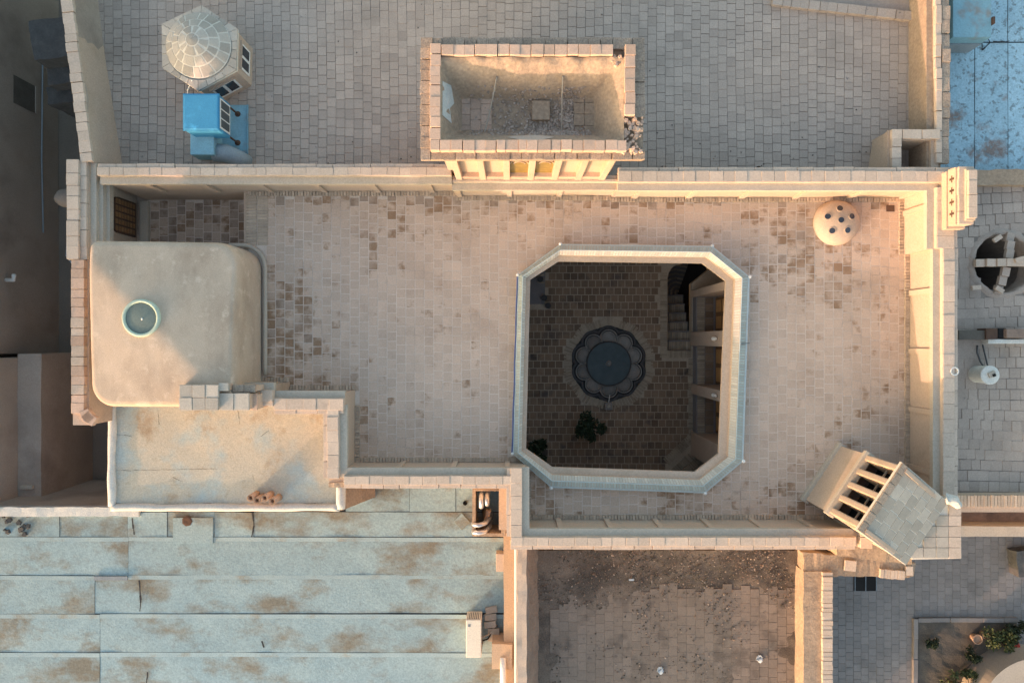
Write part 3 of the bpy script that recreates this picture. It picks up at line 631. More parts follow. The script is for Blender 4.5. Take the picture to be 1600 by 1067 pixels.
row('ledge_brick', (olx0 + .10, oly0 + .2), (olx0 + .10, oly1 - .2), .2, 2.785, 2.86, .2, 'coping_rough', ledge, jit=.008); row('ledge_brick', (olx1 - .10, oly0 + .75), (olx1 - .10, oly1 - .2), .2, 2.785, 2.86, .2, 'coping_rough', ledge, jit=.008)
T0, T1 = 2.80, 3.0
for p0, p1, sk in (((-1.47, 3.515), (2.06, 3.515), ()), ((-1.27, 5.23), (2.22, 5.23), (15,)), ((-1.375, 3.62), (-1.375, 5.34), ()), ((2.12, 4.05), (2.12, 5.13), ())): row('rim_brick', p0, p1, .19, T0, T1, .2, 'coping_pink', ledge, skip=sk, jit=.008)
# inner mud slopes and floor as one uneven sheet
gx0, gx1, gy0, gy1 = -1.29, 2.02, 3.61, 5.12; nxg, nyg = 84, 44; mb = MB()
def tz(x, y):
    nn = noise.noise(Vector((x * 2.2, y * 2.2, 4))) * .07
    dN, dS, dW, dE = (gy1 - y) / (.50 + nn), (y - gy0) / (.44 + nn * .5), (x - gx0) / (.34 + nn), (gx1 - x) / (.48 + nn)
    f = lambda q, k=.9: max(0, min(1, q)) ** k
    m_ = min(f(dN, 1.9), f(dS), f(dW), f(dE, 1.5)); z = 2.93 - .75 * m_
    return z + .02 * noise.noise(Vector((x * 9, y * 9, 0))) + .03 * noise.noise(Vector((x * 4, y * 4, 7))) * (m_ < .98)
for j in range(nyg + 1):
    for i in range(nxg + 1): x = gx0 + (gx1 - gx0) * i / nxg; y = gy0 + (gy1 - gy0) * j / nyg; mb.v.append((x, y, tz(x, y)))
for j in range(nyg):
    for i in range(nxg): k = j * (nxg + 1) + i; mb.face([k, k + 1, k + nxg + 2, k + nxg + 1])
mb.build('mud_lining', 'mud', tw, smooth=True)
for i in range(3):
    for j in range(4): piece('floor_tile', (-.90 + .205 * i, 4.02 + .205 * j + (.1 if i == 1 else 0), 2.185), (.197, .197, .05), random.uniform(-.03, .03), 'coping_pink', tw)
for i in range(2):
    for j in range(4):
        if (i, j) != (0, 0): piece('floor_tile', (1.28 + .21 * i, 4.0 + .22 * j, 2.19), (.2, .21, .06), random.uniform(-.06, .06), 'mud', tw, (random.uniform(-.04, .04), random.uniform(-.04, .04)))
mb = MB()
for k in range(1400):
    while 1:
        x, y = random.gauss(.75, .38), random.gauss(3.98, .16)
        if random.random() < .45: x, y = random.uniform(-.8, 1.45), random.uniform(3.82, 4.75)
        if random.random() < .2: x, y = random.gauss(1.1, .12), random.uniform(4.1, 4.75)
        if -.9 < x < 1.5 and 3.84 < y < 4.8: break
    mb.rock((x, y, tz(x, y) + .012), random.uniform(.012, .042))
for k in range(60): mb.rock((random.uniform(2.03, 2.36), random.uniform(3.36, 4.05), 2.87 + random.uniform(0, .04)), random.uniform(.02, .075), 1)
for k in range(16): mb.rock((random.uniform(1.72, 2.05), random.uniform(4.98, 5.2), 2.9 + random.uniform(-.02, .04)), random.uniform(.02, .06), 1)
mb.build('rubble', ['stone_rubble', 'coping_pink'], tw, shade=True)['kind'] = 'stuff'
mb = MB()
for k in range(9): mb.prism([(.38, 4.20 + .0), (.72, 4.2), (.72, 4.57), (.38, 4.57)], 2.16, 2.29) if k == 0 else None
mb.build('plastered_block', 'mud', tw, bevel=.02, rough=(.1, .008, 4))
mb = MB(); ptsl = [(.05 + .38 * math.cos(a) * (1 + .25 * math.sin(3 * a)), 3.70 + .10 * math.sin(a), 0) for a in [i * .4 for i in range(16)]]
mb.v = []
for i, (x, y, _) in enumerate(ptsl): mb.v.append((x + .3, y + .03, tz(x + .3, y + .03) + .018))
mb.v.append((.35, 3.73, tz(.35, 3.73) + .02))
for i in range(16): mb.face([i, (i + 1) % 16, 16])
mb.build('plaster_remnant', 'coping', tw)
mb = MB(); mb.v = [(x, y, tz(x, y) + .02) for x, y in ((-1.26, 4.1), (-1.12, 4.05), (-1.15, 4.3), (-1.08, 4.45), (-1.13, 4.75), (-1.26, 4.72))]; mb.face(list(range(6))); mb.build('plaster_remnant', 'cement_white', tw)
for (x0, y0, x1, y1) in ((-.28, 4.85, -.55, 3.85), (.93, 4.86, .95, 3.80)):
    n = 14; mb = MB(); mb.tube([(x0 + (x1 - x0) * i / n, y0 + (y1 - y0) * i / n + 0, 2.72 - .42 * math.sin(math.pi * min(1, i / n * .62)) - .02 * i / n) for i in range(n + 1)], .014, 6); mb.build('pole', 'rope', tw, smooth=True)

# ================================================================== HEXAGONAL SKYLIGHT KIOSK
hz = .95
hv = [at(*p, hz) for p in ((314.8, 8.5), (370.8, 45), (369, 109.6), (309.4, 142), (253.4, 106), (252.7, 37.8))]
hc = sum(hv, Vector((0, 0))) / 6
hk = thing('domed_skylight_kiosk', (hc.x, hc.y, 0), 'six sided skylight kiosk with shallow stone clad dome and white windows', 'skylight')
wv = [hc + (p - hc) * .95 for p in hv]
mb = MB(); mb.prism([tuple(p) for p in wv], -.02, hz - .06); hw_ = mb.build('kiosk_wall', 'plaster', hk, rough=(.3, .006, 2))
mb = MB(); mb.prism([tuple(p) for p in hv], hz - .08, hz - .035); mb.build('cornice', 'joint_pale', hk)
for i in (1, 2):
    A, B = wv[i], wv[(i + 1) % 6]; mid = (A + B) / 2; d = (B - A).normalized(); o = Vector((-d.y, d.x)); o = o if (mid + o - hc).length > (mid - hc).length else -o
    def wq(s, t, z): q = mid + d * s + o * t; return (q.x, q.y, z)
    def wb(s0, s1, t0, t1, z0, z1): m_ = MB(); m_.hexa([wq(s0, t0, z0), wq(s1, t0, z0), wq(s1, t1, z0), wq(s0, t1, z0), wq(s0, t0, z1), wq(s1, t0, z1), wq(s1, t1, z1), wq(s0, t1, z1)]); return m_
    f = wb(-.27, .27, -.02, .012, .16, .66).build('window', 'white_paint', hk)
    for s in (-1, 1): wb(.13 * s - .095, .13 * s + .095, .01, .02, .23, .59).build('pane', 'glass_dark', f)
    wb(-.30, .30, -.01, .05, .68, .71).build('window_hood', 'plaster', hk)
# cladding: border stones on the cornice and rings of stones on the dome
rd = min((((hv[i] + hv[(i + 1) % 6]) / 2) - hc).length for i in range(6)) * .90
for i in range(6):
    A, B = hv[i], hv[(i + 1) % 6]; cuts = [0, .3, .52, .75, 1]
    for k in range(4):
        a, b = A.lerp(B, cuts[k] + .006), A.lerp(B, cuts[k + 1] - .006)
        ia, ib = hc + (a - hc).normalized() * rd, hc + (b - hc).normalized() * rd
        mb = MB(); mb.hexa([(*a, hz - .03), (*b, hz - .03), (*ib, hz - .03), (*ia, hz - .03), (*a, hz), (*b, hz), (*ib, hz + .012), (*ia, hz + .012)]); mb.build('border_stone', 'stone_pale', hk)
dz = lambda r: hz - .01 + .31 * (1 - (r / rd) ** 1.6) if r < rd else hz - .01
ap = hc + Vector((-.02, .04))
mb = MB(); mb.lathe(ap, [(rd * (1 - i / 14), dz(rd * (1 - i / 14)) + .013) for i in range(14)] , 48); mb.build('dome_shell', 'joint_pale', hk, smooth=True)
for (r0, r1, n, off) in ((.985, .72, 17, .1), (.71, .46, 13, .3), (.45, .20, 8, .2), (.19, .0, 1, 0)):
    ang = sorted([off + 2 * math.pi * (k + random.uniform(-.22, .22)) / n for k in range(n)])
    for k in range(n):
        a0_, a1_ = ang[k], ang[(k + 1) % n] + (2 * math.pi if k == n - 1 else 0)
        gp = .014 / max(r1 * rd, .12); a0_, a1_ = a0_ + gp, a1_ - gp; mb = MB(); nn_ = 4 if n > 1 else 14; rr0, rr1 = r0 * rd - .009, max(.01, r1 * rd + .009); rm = (rr0 + rr1) / 2
        for q in range(nn_ + 1):
            a = a0_ + (a1_ - a0_) * q / nn_
            for r_ in (rr0, rm, rr1): mb.v.append((ap.x + r_ * math.cos(a), ap.y + r_ * math.sin(a), dz(r_) + .012))
        for q in range(nn_): mb.face([q*3, q*3+3, q*3+4, q*3+1]); mb.face([q*3+1, q*3+4, q*3+5, q*3+2])
        o = mb.build('dome_stone', 'stone_pale', hk, fix=False)
        sm = o.modifiers.new('thickness', 'SOLIDIFY'); sm.thickness = .015
        sm.offset = 0

# ================================================================== EVAPORATIVE COOLER
ct = 1.12; a, b = at(286, 203, ct), at(341, 147, ct)
ck = thing('evaporative_cooler', ((a.x + b.x) / 2, (a.y + b.y) / 2, 0), 'bright blue metal evaporative cooler standing on legs beside the domed kiosk', 'cooler')
mb = MB(); mb.box(a.x, b.x, a.y, b.y, .5, ct); cab = mb.build('cabinet', 'blue_paint', ck, bevel=.03)
mb = MB(); mb.box(a.x - .012, b.x + .012, a.y - .012, b.y + .012, ct - .05, ct - .02); mb.build('top_flange', 'blue_paint', cab)
mb = MB(); mb.box(b.x + .001, b.x + .015, a.y + .06, b.y - .06, .56, 1.06); lf = mb.build('louvre_frame', 'white_paint', ck)
ww_ = (b.y - a.y - .16) / 3
for k in range(3):
    y0 = a.y + .08 + ww_ * k
    mb = MB(); mb.box(b.x + .013, b.x + .02, y0 + .015, y0 + ww_ - .015, .60, 1.02); mb.build('louvre_pad', 'grille', lf)
for (px, py) in ((a.x + .05, a.y + .05), (b.x - .04, a.y + .05), (a.x + .05, b.y - .05), (b.x - .04, b.y - .05)):
    mb = MB(); mb.tube([(px, py, .52), (px, py, .0)], .022, 6); mb.lathe((px, py), [(.07, .012), (.06, .03), (.02, .05)], 10); mb.build('leg', 'rust', ck)
p0, p1 = at(338, 242), at(388, 165)
mb = MB(); mb.box(p0.x, p1.x, p0.y, p1.y, .0, .018); pl = mb.build('drip_tray', 'teal_sheet', ck)
mb = MB(); mb.box(p1.x - .012, p1.x + .012, p0.y, p1.y, .019, .05); mb.build('tray_lip', 'teal_sheet', pl)
a2, b2 = at(297, 242, .62), at(334, 206, .62)
mb = MB(); mb.box(a2.x, b2.x, a2.y, b2.y, .18, .62); mb.build('air_duct', 'teal_sheet', ck, bevel=.02)
mb = MB(); mb.tube([(b2.x - .1, a2.y + .12, .36), (b2.x + .15, a2.y + .10, .35), (b2.x + .38, a2.y + .02, .25), (b2.x + .5, a2.y - .02, .05)], [.2, .2, .18, .17], 14); mb.build('duct_elbow', 'sheet_grey', ck, smooth=True)
mb = MB(); mb.tube([tuple(at3(300, 126, .98)), tuple(at3(293, 142, .6)), tuple(at3(293, 146, .55))], .012, 6); mb.build('water_pipe', 'white_paint', ck)

# ================================================================== WIND CATCHER, south-east corner
F1, F2 = at(1411, 727.7, 2.5), at(1345, 826.6, 2.5)
u = (F2 - F1).normalized(); v = Vector((-u.y, u.x)); v = v if v.x > 0 else -v; Wd = (F2 - F1).length
wc = thing('wind_catcher', (*((F1 + F2) / 2 + v * .8), 0), 'slant roofed wind catcher with four dark slots between cream fins', 'wind catcher')
def wp(s, t, z): q = F1 + u * s + v * t; return (q.x, q.y, z)
def wbox(s0, s1, t0, t1, z0, z1, m_=None):
    mb = m_ or MB(); mb.hexa([wp(s0, t0, z0), wp(s1, t0, z0), wp(s1, t1, z0), wp(s0, t1, z0), wp(s0, t0, z1), wp(s1, t0, z1), wp(s1, t1, z1), wp(s0, t1, z1)]); return mb
DB = 1.66; ZB = 1.62
wbox(0, Wd, 0, .12, -.02, 1.22).build('front_wall', 'plaster', wc, rough=(.3, .006, 2))
mb = MB()
for (s0, s1, t0, t1, zt0, zt1) in ((0, .07, .12, DB, 2.46, ZB), (Wd - .07, Wd, .12, DB, 2.46, ZB), (0.07, Wd - .07, DB - .1, DB, ZB - .02, ZB - .02)):
    mb.hexa([wp(s0, t0, -4.3), wp(s1, t0, -4.3), wp(s1, t1, -4.3), wp(s0, t1, -4.3), wp(s0, t0, zt0), wp(s1, t0, zt0), wp(s1, t1, zt1 - .02), wp(s0, t1, zt1 - .02)])
mb.build('side_wall', 'plaster', wc)
wbox(-.06, Wd + .06, -.07, .10, -.01, .12).build('base_ledge', 'ledge', wc, bevel=.015)
wbox(-.06, Wd + .06, -.07, .14, 1.14, 1.24).build('sill_cornice', 'ledge', wc, bevel=.015)
fw = .125; sp = (Wd - fw) / 4
for k in range(5): 
    mb = MB(); s0, s1 = k * sp, k * sp + fw; mb.hexa([wp(s0, 0, 1.22), wp(s1, 0, 1.22), wp(s1, .48, 1.22), wp(s0, .48, 1.22), wp(s0, 0, 2.42), wp(s1, 0, 2.42), wp(s1, .48, 2.14), wp(s0, .48, 2.14)]); mb.build('fin', 'plaster', wc, bevel=.025)
for k in range(4):
    s0, s1 = k * sp + fw, (k + 1) * sp
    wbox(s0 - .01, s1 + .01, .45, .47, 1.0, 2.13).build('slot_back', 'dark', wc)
    wbox(s0 - .01, s1 + .01, .22, .25, 1.72, 1.75).build('slot_bar', 'rope', wc)
    wbox(s0 - .005, s1 + .005, .12, .45, 1.0, 1.05).build('slot_floor', 'mud_dark', wc)
    mb = MB(); wbox(s0 - .01, s0 + .06, .10, .16, 2.15, 2.36, mb); wbox(s1 - .06, s1 + .01, .10, .16, 2.15, 2.36, mb); wbox(s0, s1, .10, .16, 2.27, 2.36, mb); mb.build('slot_hood', 'plaster', wc)
mb = MB(); e = .05; sl_ = (2.5 - ZB) / DB
mb.hexa([wp(-e, -e, 2.42), wp(Wd + e, -e, 2.42), wp(Wd + e, DB, ZB - .08), wp(-e, DB, ZB - .08), wp(-e, -e, 2.49), wp(Wd + e, -e, 2.49), wp(Wd + e, DB, ZB - .01), wp(-e, DB, ZB - .01)])
rfw = mb.build('slanted_roof', 'joint_pale', wc)
def slope_tile(s0, s1, t0, t1, m, name='roof_tile', h=.007):
    z = lambda t: 2.49 - sl_ * (t + e) * (2.5 / 2.5) + .0
    dz_ = random.uniform(0, .004); g_ = .009; s0 += g_; s1 -= g_; t0 += g_; t1 -= g_; mb = MB()
    q = lambda s, t, o: (*wp(s, t, 0)[:2], 2.49 - (2.5 - ZB) * (t + e) / (DB + e) + o + dz_)
    mb.hexa([q(s0, t0, -.015), q(s1, t0, -.015), q(s1, t1, -.015), q(s0, t1, -.015), q(s0, t0, h), q(s1, t0, h), q(s1, t1, h), q(s0, t1, h)]); mb.build(name, m, rfw, bevel=.004)
s = -e; 
for k in range(7): slope_tile(-e + (Wd + 2*e) * k / 7, -e + (Wd + 2*e) * (k + 1) / 7, -e, .16, 'coping_rough', h=.035)
nr_ = 7
for k in range(6):
    t0 = .16 + (DB - .16) * k / 6; t1 = .16 + (DB - .16) * (k + 1) / 6; n = 6; off = random.uniform(0, .2)
    cuts = sorted(set([-e, Wd + e] + [max(-e, min(Wd + e, -e + off + j * .26)) for j in range(8)])); cuts = [c for i, c in enumerate(cuts) if i == 0 or c - cuts[i-1] > .05]
    cuts[-1] = Wd + e
    for j in range(len(cuts) - 1): slope_tile(cuts[j], cuts[j + 1], t0, t1, 'stone_pale')
# flat corner roof behind it
zf = 1.45; cr = [at(*p, zf) for p in ((1425, 874), (1502, 872), (1500, 786), (1480, 786), (1440, 834))]
mb = MB(); mb.prism([tuple(p) for p in cr], -4.3, zf); crn = mb.build('corner_block', 'joint_pale', wc, rough=(.3, .006, 2))
for i in range(4):
    for j in range(5):
        c = at(1501, 873, zf) + Vector((-.13 - .255 * i, .13 + .215 * j)); 
        if inside(c, [tuple(q) for q in cr]): piece('roof_tile', (c.x, c.y, zf + .012), (.245, .205, .035), random.uniform(-.02, .02), 'coping' if i == 0 else 'stone_pale', crn)
mb = MB(); mb.tube([tuple(at3(1471, 782, 1.5)), tuple(at3(1480, 779, 1.62)), tuple(at3(1490, 781, 1.6)), tuple(at3(1497, 790, 1.55))], [.06, .11, .11, .07], 9); mb.build('mortar_lump', 'cement_white', wc, rough=(.05, .02, 8))
mb = MB(); a, b = at(1318, 862, .3), at(1420, 838, .3); mb.prism([tuple(at(1308, 868, .3)), tuple(at(1425, 882, .3)), tuple(at(1425, 840, .3)), tuple(at(1330, 800, .3)), tuple(at(1308, 845, .3))], -4.3, .3); mb.build('mud_foot', 'mud', wc, rough=(.12, .03, 4))

# ================================================================== CREST PIER at the north-east corner
x0 = 8.93; ya, yb_ = at(0, 350, 1.5).y, at(0, 260, 1.5).y
cpn = thing('parapet_crest_pier', (x0 + .35, (ya + yb_) / 2, 1.05), 'cream stepped pier with four cross shaped holes on the parapet corner', 'pier')
mb = MB(); mb.prism([(x0, ya - .05), (x0 + .38, ya - .05), (x0 + .38, yb_ + .02), (x0, yb_ - .04)], .5, 1.20); mb.build('pier_base', 'plaster', cpn, rough=(.25, .006, 2))
mb = MB(); mb.box(x0 + .03, x0 + .37, ya, yb_, 1.20, 1.44); pb = mb.build('pier_body', 'plaster', cpn, bevel=.01)
for k in range(4):
    y = yb_ - .22 - .235 * k; mb = MB(); xx = x0 + .025
    mb.box(xx, xx + .012, y - .07, y + .07, 1.315, 1.345); mb.box(xx - .002, xx + .012, y - .022, y + .022, 1.26, 1.40); mb.build('cross_hole', 'rust', pb)
row('step_brick', (x0 + .21, ya), (x0 + .21, yb_), .30, 1.442, 1.50, .26, 'coping', cpn, gap=.005); row('cap_brick', (x0 + .27, ya + .1), (x0 + .27, yb_ - .1), .17, 1.55, 1.62, .24, 'coping', cpn, gap=.005)
mb = MB(); mb.box(x0 + .17, x0 + .365, ya + .06, yb_ - .06, 1.50, 1.55); mb.build('cap_base', 'ledge', cpn, bevel=.008)

# ================================================================== VENTILATION DOME on the terrace
c = at(1310, 347, .15); rr = .50
vd = thing('glass_eyed_dome', (c.x, c.y, 0), 'low round plaster dome with six glass eyes near the terrace corner', 'dome skylight')
mb = MB(); mb.lathe(c, [(rr, -.01), (rr, .05), (rr * .97, .09)] + [(rr * .97 * math.cos(R(a)), .09 + .23 * math.sin(R(a))) for a in range(8, 90, 8)], 48); mb.build('dome_shell', 'plaster', vd, smooth=True, rough=(.09, .006, 5))
for (px, py) in ((1312, 326), (1293.5, 338.5), (1312.5, 344.5), (1330, 338.5), (1300, 360.5), (1323.5, 360)):
    q = at(px, py, .27) - Vector((c.x, c.y)); d_ = q.length; z_ = .09 + .23 * math.sqrt(max(0, 1 - (d_ / (rr * .97)) ** 2)); nrm = Vector((q.x / (rr ** 2), q.y / (rr ** 2), (z_ - .09) / (.23 ** 2))).normalized()
    ctr = Vector((c.x + q.x, c.y + q.y, z_)); mb = MB(); mb.tube([ctr - nrm * .05, ctr + nrm * .012], .078, 18); e_ = mb.build('eye_collar', 'plaster', vd, smooth=False)
    mb = MB(); mb.tube([ctr - nrm * .02, ctr + nrm * .017], .062, 18); mb.build('glass_eye', 'glass_blue', vd)
mb = MB(); q = at(1391, 326); mb.box(q.x - .09, q.x + .09, q.y - .07, q.y + .07, .002, .012); mb.build('floor_drain', 'rust', house)

# ================================================================== ANNEX with cement roof
ZA = 0.0
an = thing('cement_roof_annex', (*at(340, 720), -4.3), 'flat annex with pale cracked cement roof and rounded white curbs', 'annex')
ax0, ax1, ay0, ay1 = at(172, 0).x, -3.845, at(0, 797).y, -1.40
mb = MB(); mb.box(ax0, ax1, ay0, ay1, -4.3, ZA - .01); mb.build('annex_body', 'mud', an)
# roof sheet, slightly uneven
mb = MB(); nx_, ny_ = 60, 30
for j in range(ny_ + 1):
    for i in range(nx_ + 1):
        x = ax0 + (ax1 - ax0) * i / nx_; y = ay0 + (ay1 - ay0) * j / ny_
        mb.v.append((x, y, ZA + .012 * noise.noise(Vector((x * 1.2, y * 1.2, 3))) + .012))
for j in range(ny_):
    for i in range(nx_): k = j * (nx_ + 1) + i; mb.face([k, k + 1, k + nx_ + 2, k + nx_ + 1])
ar = mb.build('cement_roof', 'cement_roof', an, smooth=True, fix=False)
def curb(pts, r, m, parent, name='rounded_curb', amp=.02):
    P = []
    for a, b in zip(pts[:-1], pts[1:]):
        a, b = Vector(a), Vector(b); n = max(2, int((b - a).length / .12)); P += [a.lerp(b, i / n) for i in range(n)]
    P.append(Vector(pts[-1])); mb = MB(); mb.tube([p + noise.noise_vector(p * 2.1) * amp for p in P], [r * (1 + .18 * noise.noise(p * 1.7)) for p in P], 10); return mb.build(name, m, parent, smooth=True)
curb([(ax0 + .06, ay1, .03), (ax0 + .06, ay0 + .1, .03)], .085, 'cement_white', an); curb([(ax0 + .06, ay0 + .06, .03), (ax1 + .0, ay0 + .07, .03)], .085, 'cement_white', an); curb([(ax1 + .02, ay0 + .05, .02), (ax1 + .04, -3.15, .02)], .10, 'cement_white', an)
mb = MB(); x_ = ax1 + .02; mb.hexa([(x_ - .1, ay0, -1.35), (x_ + .55, ay0, -1.35), (x_ + .50, -3.06, -1.35), (x_ - .1, -3.06, -1.35), (x_ - .1, ay0, .0), (x_ + .03, ay0, .0), (x_ + .05, -3.06, .0), (x_ - .1, -3.06, .0)]); mb.build('sloped_end', 'mud', an, rough=(.2, .02, 3))
def crack(pts, z, m, parent, w=.008, name='crack'):
    mb = MB(); P = []
    for a, b in zip(pts[:-1], pts[1:]):
        a, b = Vector(a), Vector(b); n = max(2, int((b - a).length / .08)); P += [a.lerp(b, i / n) for i in range(n)]
    P.append(Vector(pts[-1])); P = [p + Vector((noise.noise(Vector((p.x * 7, p.y * 7, 1))), noise.noise(Vector((p.x * 7, p.y * 7, 5))))) * .02 for p in P]
    for a, b in zip(P[:-1], P[1:]):
        d = (b - a).normalized(); o = Vector((-d.y, d.x)) * w * random.uniform(.4, 1.2); mb.poly([(*(a - o), z), (*(b - o), z), (*(b + o), z), (*(a + o), z)])
    return mb.build(name, m, parent, fix=False)
for pts in (((247, 640), (249, 663)), ((182, 678), (206, 682)), ((182, 735), (340, 732)), ((372, 641), (374, 662)), ((270, 745), (286, 752)), ((176, 785), (245, 790), (330, 786), (420, 790), (505, 785)), ((395, 742), (398, 750)), ((420, 672), (408, 682)), ((330, 800), (332, 786))):
    crack([at(*p, .02) for p in pts], .028, 'seam', ar, .004)
for (px, py, dx_) in ((391, 778, -.02), (401, 782, .0), (413, 778, .02), (425, 783, .06)):
    p = at3(px, py, .42); q = Vector((p.x + dx_ * .3, p.y, .012)); ln_ = p - q
    mb = MB(); r = .075; n = 16
    axis = [q, p]; mb.tube([q, p], r, n, cap=False); mb.tube([p, q], r * .72, n, cap=False); 
    b = len(mb.v); mb.v += mb.v[n:2 * n] + mb.v[2 * n:3 * n]
    for k in range(n): mb.face([b + k, b + (k + 1) % n, b + n + (n - k - 1 + n) % n, b + n + (n - k) % n]) if False else None
    k = ['leftmost', 'second from the left', 'third from the left', 'rightmost'][[391, 401, 413, 425].index(px)]
    o = mb.build('clay_pipe', 'pipe_clay', None, smooth=True, origin=tuple(q), fix=False); sm = o.modifiers.new('wall', 'SOLIDIFY'); sm.thickness = .006
    tag(o, k + ' of four short clay pipes standing on the cement roof', 'pipe', 'clay pipes on the cement roof')

# ================================================================== SOUTH-WEST NEIGHBOUR: membrane roof
ZM = -1.3
mr = thing('membrane_roof_house', (*at(400, 950, ZM), -4.3), 'house roofed with stained pale blue waterproofing sheets at lower left', 'house')
mx0, mx1, my1 = -14.6, -.05, at(0, 797, ZM).y
mb = MB(); mb.box(mx0, mx1, -12.5, my1 + .0, -4.3, ZM - .03); mb.build('house_body', 'mud', mr)
mb = MB(); mb.box(ax1 + .02, -.35, my1 + .0, -3.05, -4.3, ZM - .03); mb.build('house_body', 'mud', mr)
ysx = [at(0, p, ZM).y for p in (757, 799, 838, 898, 958, 1018, 1078, 1138)]
cutx = [[540, 640, 712, 790], [-60, 94, 200, 262, 336, 397, 790], [-60, 201, 790], [-60, 149, 790], [-60, 157, 790], [-60, 157, 790], [-60, 240, 790]]
for i in range(7):
    for j in range(len(cutx[i]) - 1):
        x0, x1 = at(cutx[i][j], 0, ZM).x, at(cutx[i][j + 1], 0, ZM).x; y0, y1 = ysx[i + 1] + (.0 if i else -.05), ysx[i]
        if i == 0: y0 = ysx[1] + .0
        th_ = .012 + .006 * ((i + j) % 2) + random.uniform(0, .004)
        sk = random.uniform(-.02, .02) if i else 0
        mb = MB(); n = max(2, int((x1 - x0) / .25)); g_ = .0045
        for jj in range(6):
            for ii in range(n + 1):
                x = x0 + g_ + (x1 - x0 - 2 * g_) * ii / n; y = y0 + g_ + (y1 - y0 - 2 * g_) * jj / 5 + sk * ii / n
                mb.v.append((x, y, ZM + th_ + .012 * noise.noise(Vector((x * 1.3, y * 2.2, i * 3.3)))))
        for jj in range(5):
            for ii in range(n): k = jj * (n + 1) + ii; mb.face([k, k + 1, k + n + 2, k + n + 1])
        o = mb.build('membrane_sheet', 'membrane', mr, smooth=True, fix=False)
        if i > 1:
            lb_ = MB(); n2 = max(2, int((x1 - x0) / .12))
            for ii in range(n2 + 1):
                x = x0 + g_ + (x1 - x0 - 2 * g_) * ii / n2; yy = y1 - g_ + sk * ii / n2
                for dy_ in (0.0, .10 + .012 * noise.noise(Vector((x * 3, i, j)))): lb_.v.append((x, yy - dy_, ZM + th_ + .012 * noise.noise(Vector((x * 1.3, (yy - dy_) * 2.2, i * 3.3))) + .005))
            for ii in range(n2): lb_.face([2 * ii, 2 * ii + 1, 2 * ii + 3, 2 * ii + 2])
            lb_.build('lap_band', 'membrane_pale', o, smooth=True, fix=False)
mb = MB(); mb.box(mx0, mx1, -12.4, my1 + .02, ZM - .03, ZM - .012); mb.box(ax1 + .02, -.36, my1 + .02, -3.06, ZM - .03, ZM - .012); rb = mb.build('roof_underlay', 'seam', mr)
for pts in (((219, 905), (221, 935), (220, 953)), ((395, 800), (398, 820), (394, 838)), ((232, 1048), (230, 1067)), ((208, 808), (211, 835)), ((410, 1000), (413, 1010))):
    crack([at(*p, ZM) for p in pts], ZM + .036, 'seam', rb, .022, 'torn_seam')
mb = MB(); a, b = at(272, 848, ZM), at(334, 808, ZM); mb.box(a.x, b.x, a.y, b.y, ZM + .02, ZM + .05); mb.build('patch_sheet', 'membrane', mr)
mb = MB(); mb.box(at(149, 0, ZM).x, at(201, 0, ZM).x, at(0, 905, ZM).y, at(0, 899, ZM).y, ZM + .03, ZM + .06); mb.build('lapped_edge', 'sheet_grey', mr)
for px, py, rt in ((612 - 40, 776, .7), (722, 814, .75)):
    c = at(px, py, ZM); mb = MB(); mb.rbox(c, .28, .3, ZM + .02, ZM + .06, rt); mb.build('patch_square', 'membrane', mr, bevel=.008)
c = at(727, 785, ZM); mb = MB(); mb.lathe(c, [(.05, ZM), (.055, ZM + .06), (.04, ZM + .06), (.04, ZM + .03), (.002, ZM + .03)], 14); mb.build('roof_drain', 'dark', mr)
# edge wall towards the alley, top strip
mb = MB(); mb.box(mx0, ax0 - .02, my1 - .12, my1 + .10, ZM - .02, ZM + .12); mb.build('edge_curb', 'cement_white', mr, rough=(.15, .02, 3))
mb = MB(); mb.box(mx0, ax0 - .02, my1 + .10, my1 + .13, -4.3, ZM + .05); mb.build('alley_face', 'wall_alley', mr)
# ragged hole with wires at the left edge
c = at(20, 815, ZM); mb = MB()
for k in range(14): mb.rock((c.x + random.uniform(-.35, .6), c.y + random.uniform(-.3, .2), ZM + .03), random.uniform(.03, .1))
mb.build('torn_scraps', 'tarp', mr)['kind'] = 'stuff'
c = at(294, 813, ZM); mb = MB(); mb.lathe(c, [(.13, ZM + .055), (.09, ZM + .06), (.02, ZM + .058)], 7); mb.build('torn_hole', 'rust', mr)
# ledge wall with warm sunlight painted into its plaster, on its east side, going down the picture
zl = -.75
mb = MB(); a, b = at(787, 0, zl).x, at(805, 0, zl).x; mb.box(a, b + .02, -12.5, -4.31, -4.3, zl); lw = mb.build('ledge_wall', 'plaster_sunlit', mr, rough=(.4, .015, 1.4))
mb = MB(); mb.box(at(769, 0, zl).x, at(800, 0, zl).x, at(0, 1042, zl).y, at(0, 1003, zl).y, ZM, zl + .1); mb.build('wall_pier', 'plaster_sunlit', mr, rough=(.2, .012, 2))
mb = MB(); q = at3(786, 1030, zl + .2); mb.tube([(q.x, q.y, zl + .1), (q.x - .0, q.y - .3, zl + .15), (q.x, q.y - 1.0, zl + .15)], .07, 12); mb.build('wall_pipe', 'white_paint', mr, smooth=True)
mb = MB(); a, b = at(775, 893, -1.0), at(788, 865, -1.0); mb.box(a.x, b.x, a.y, b.y, ZM, -1.0); mb.build('low_block', 'coping', mr, bevel=.01)

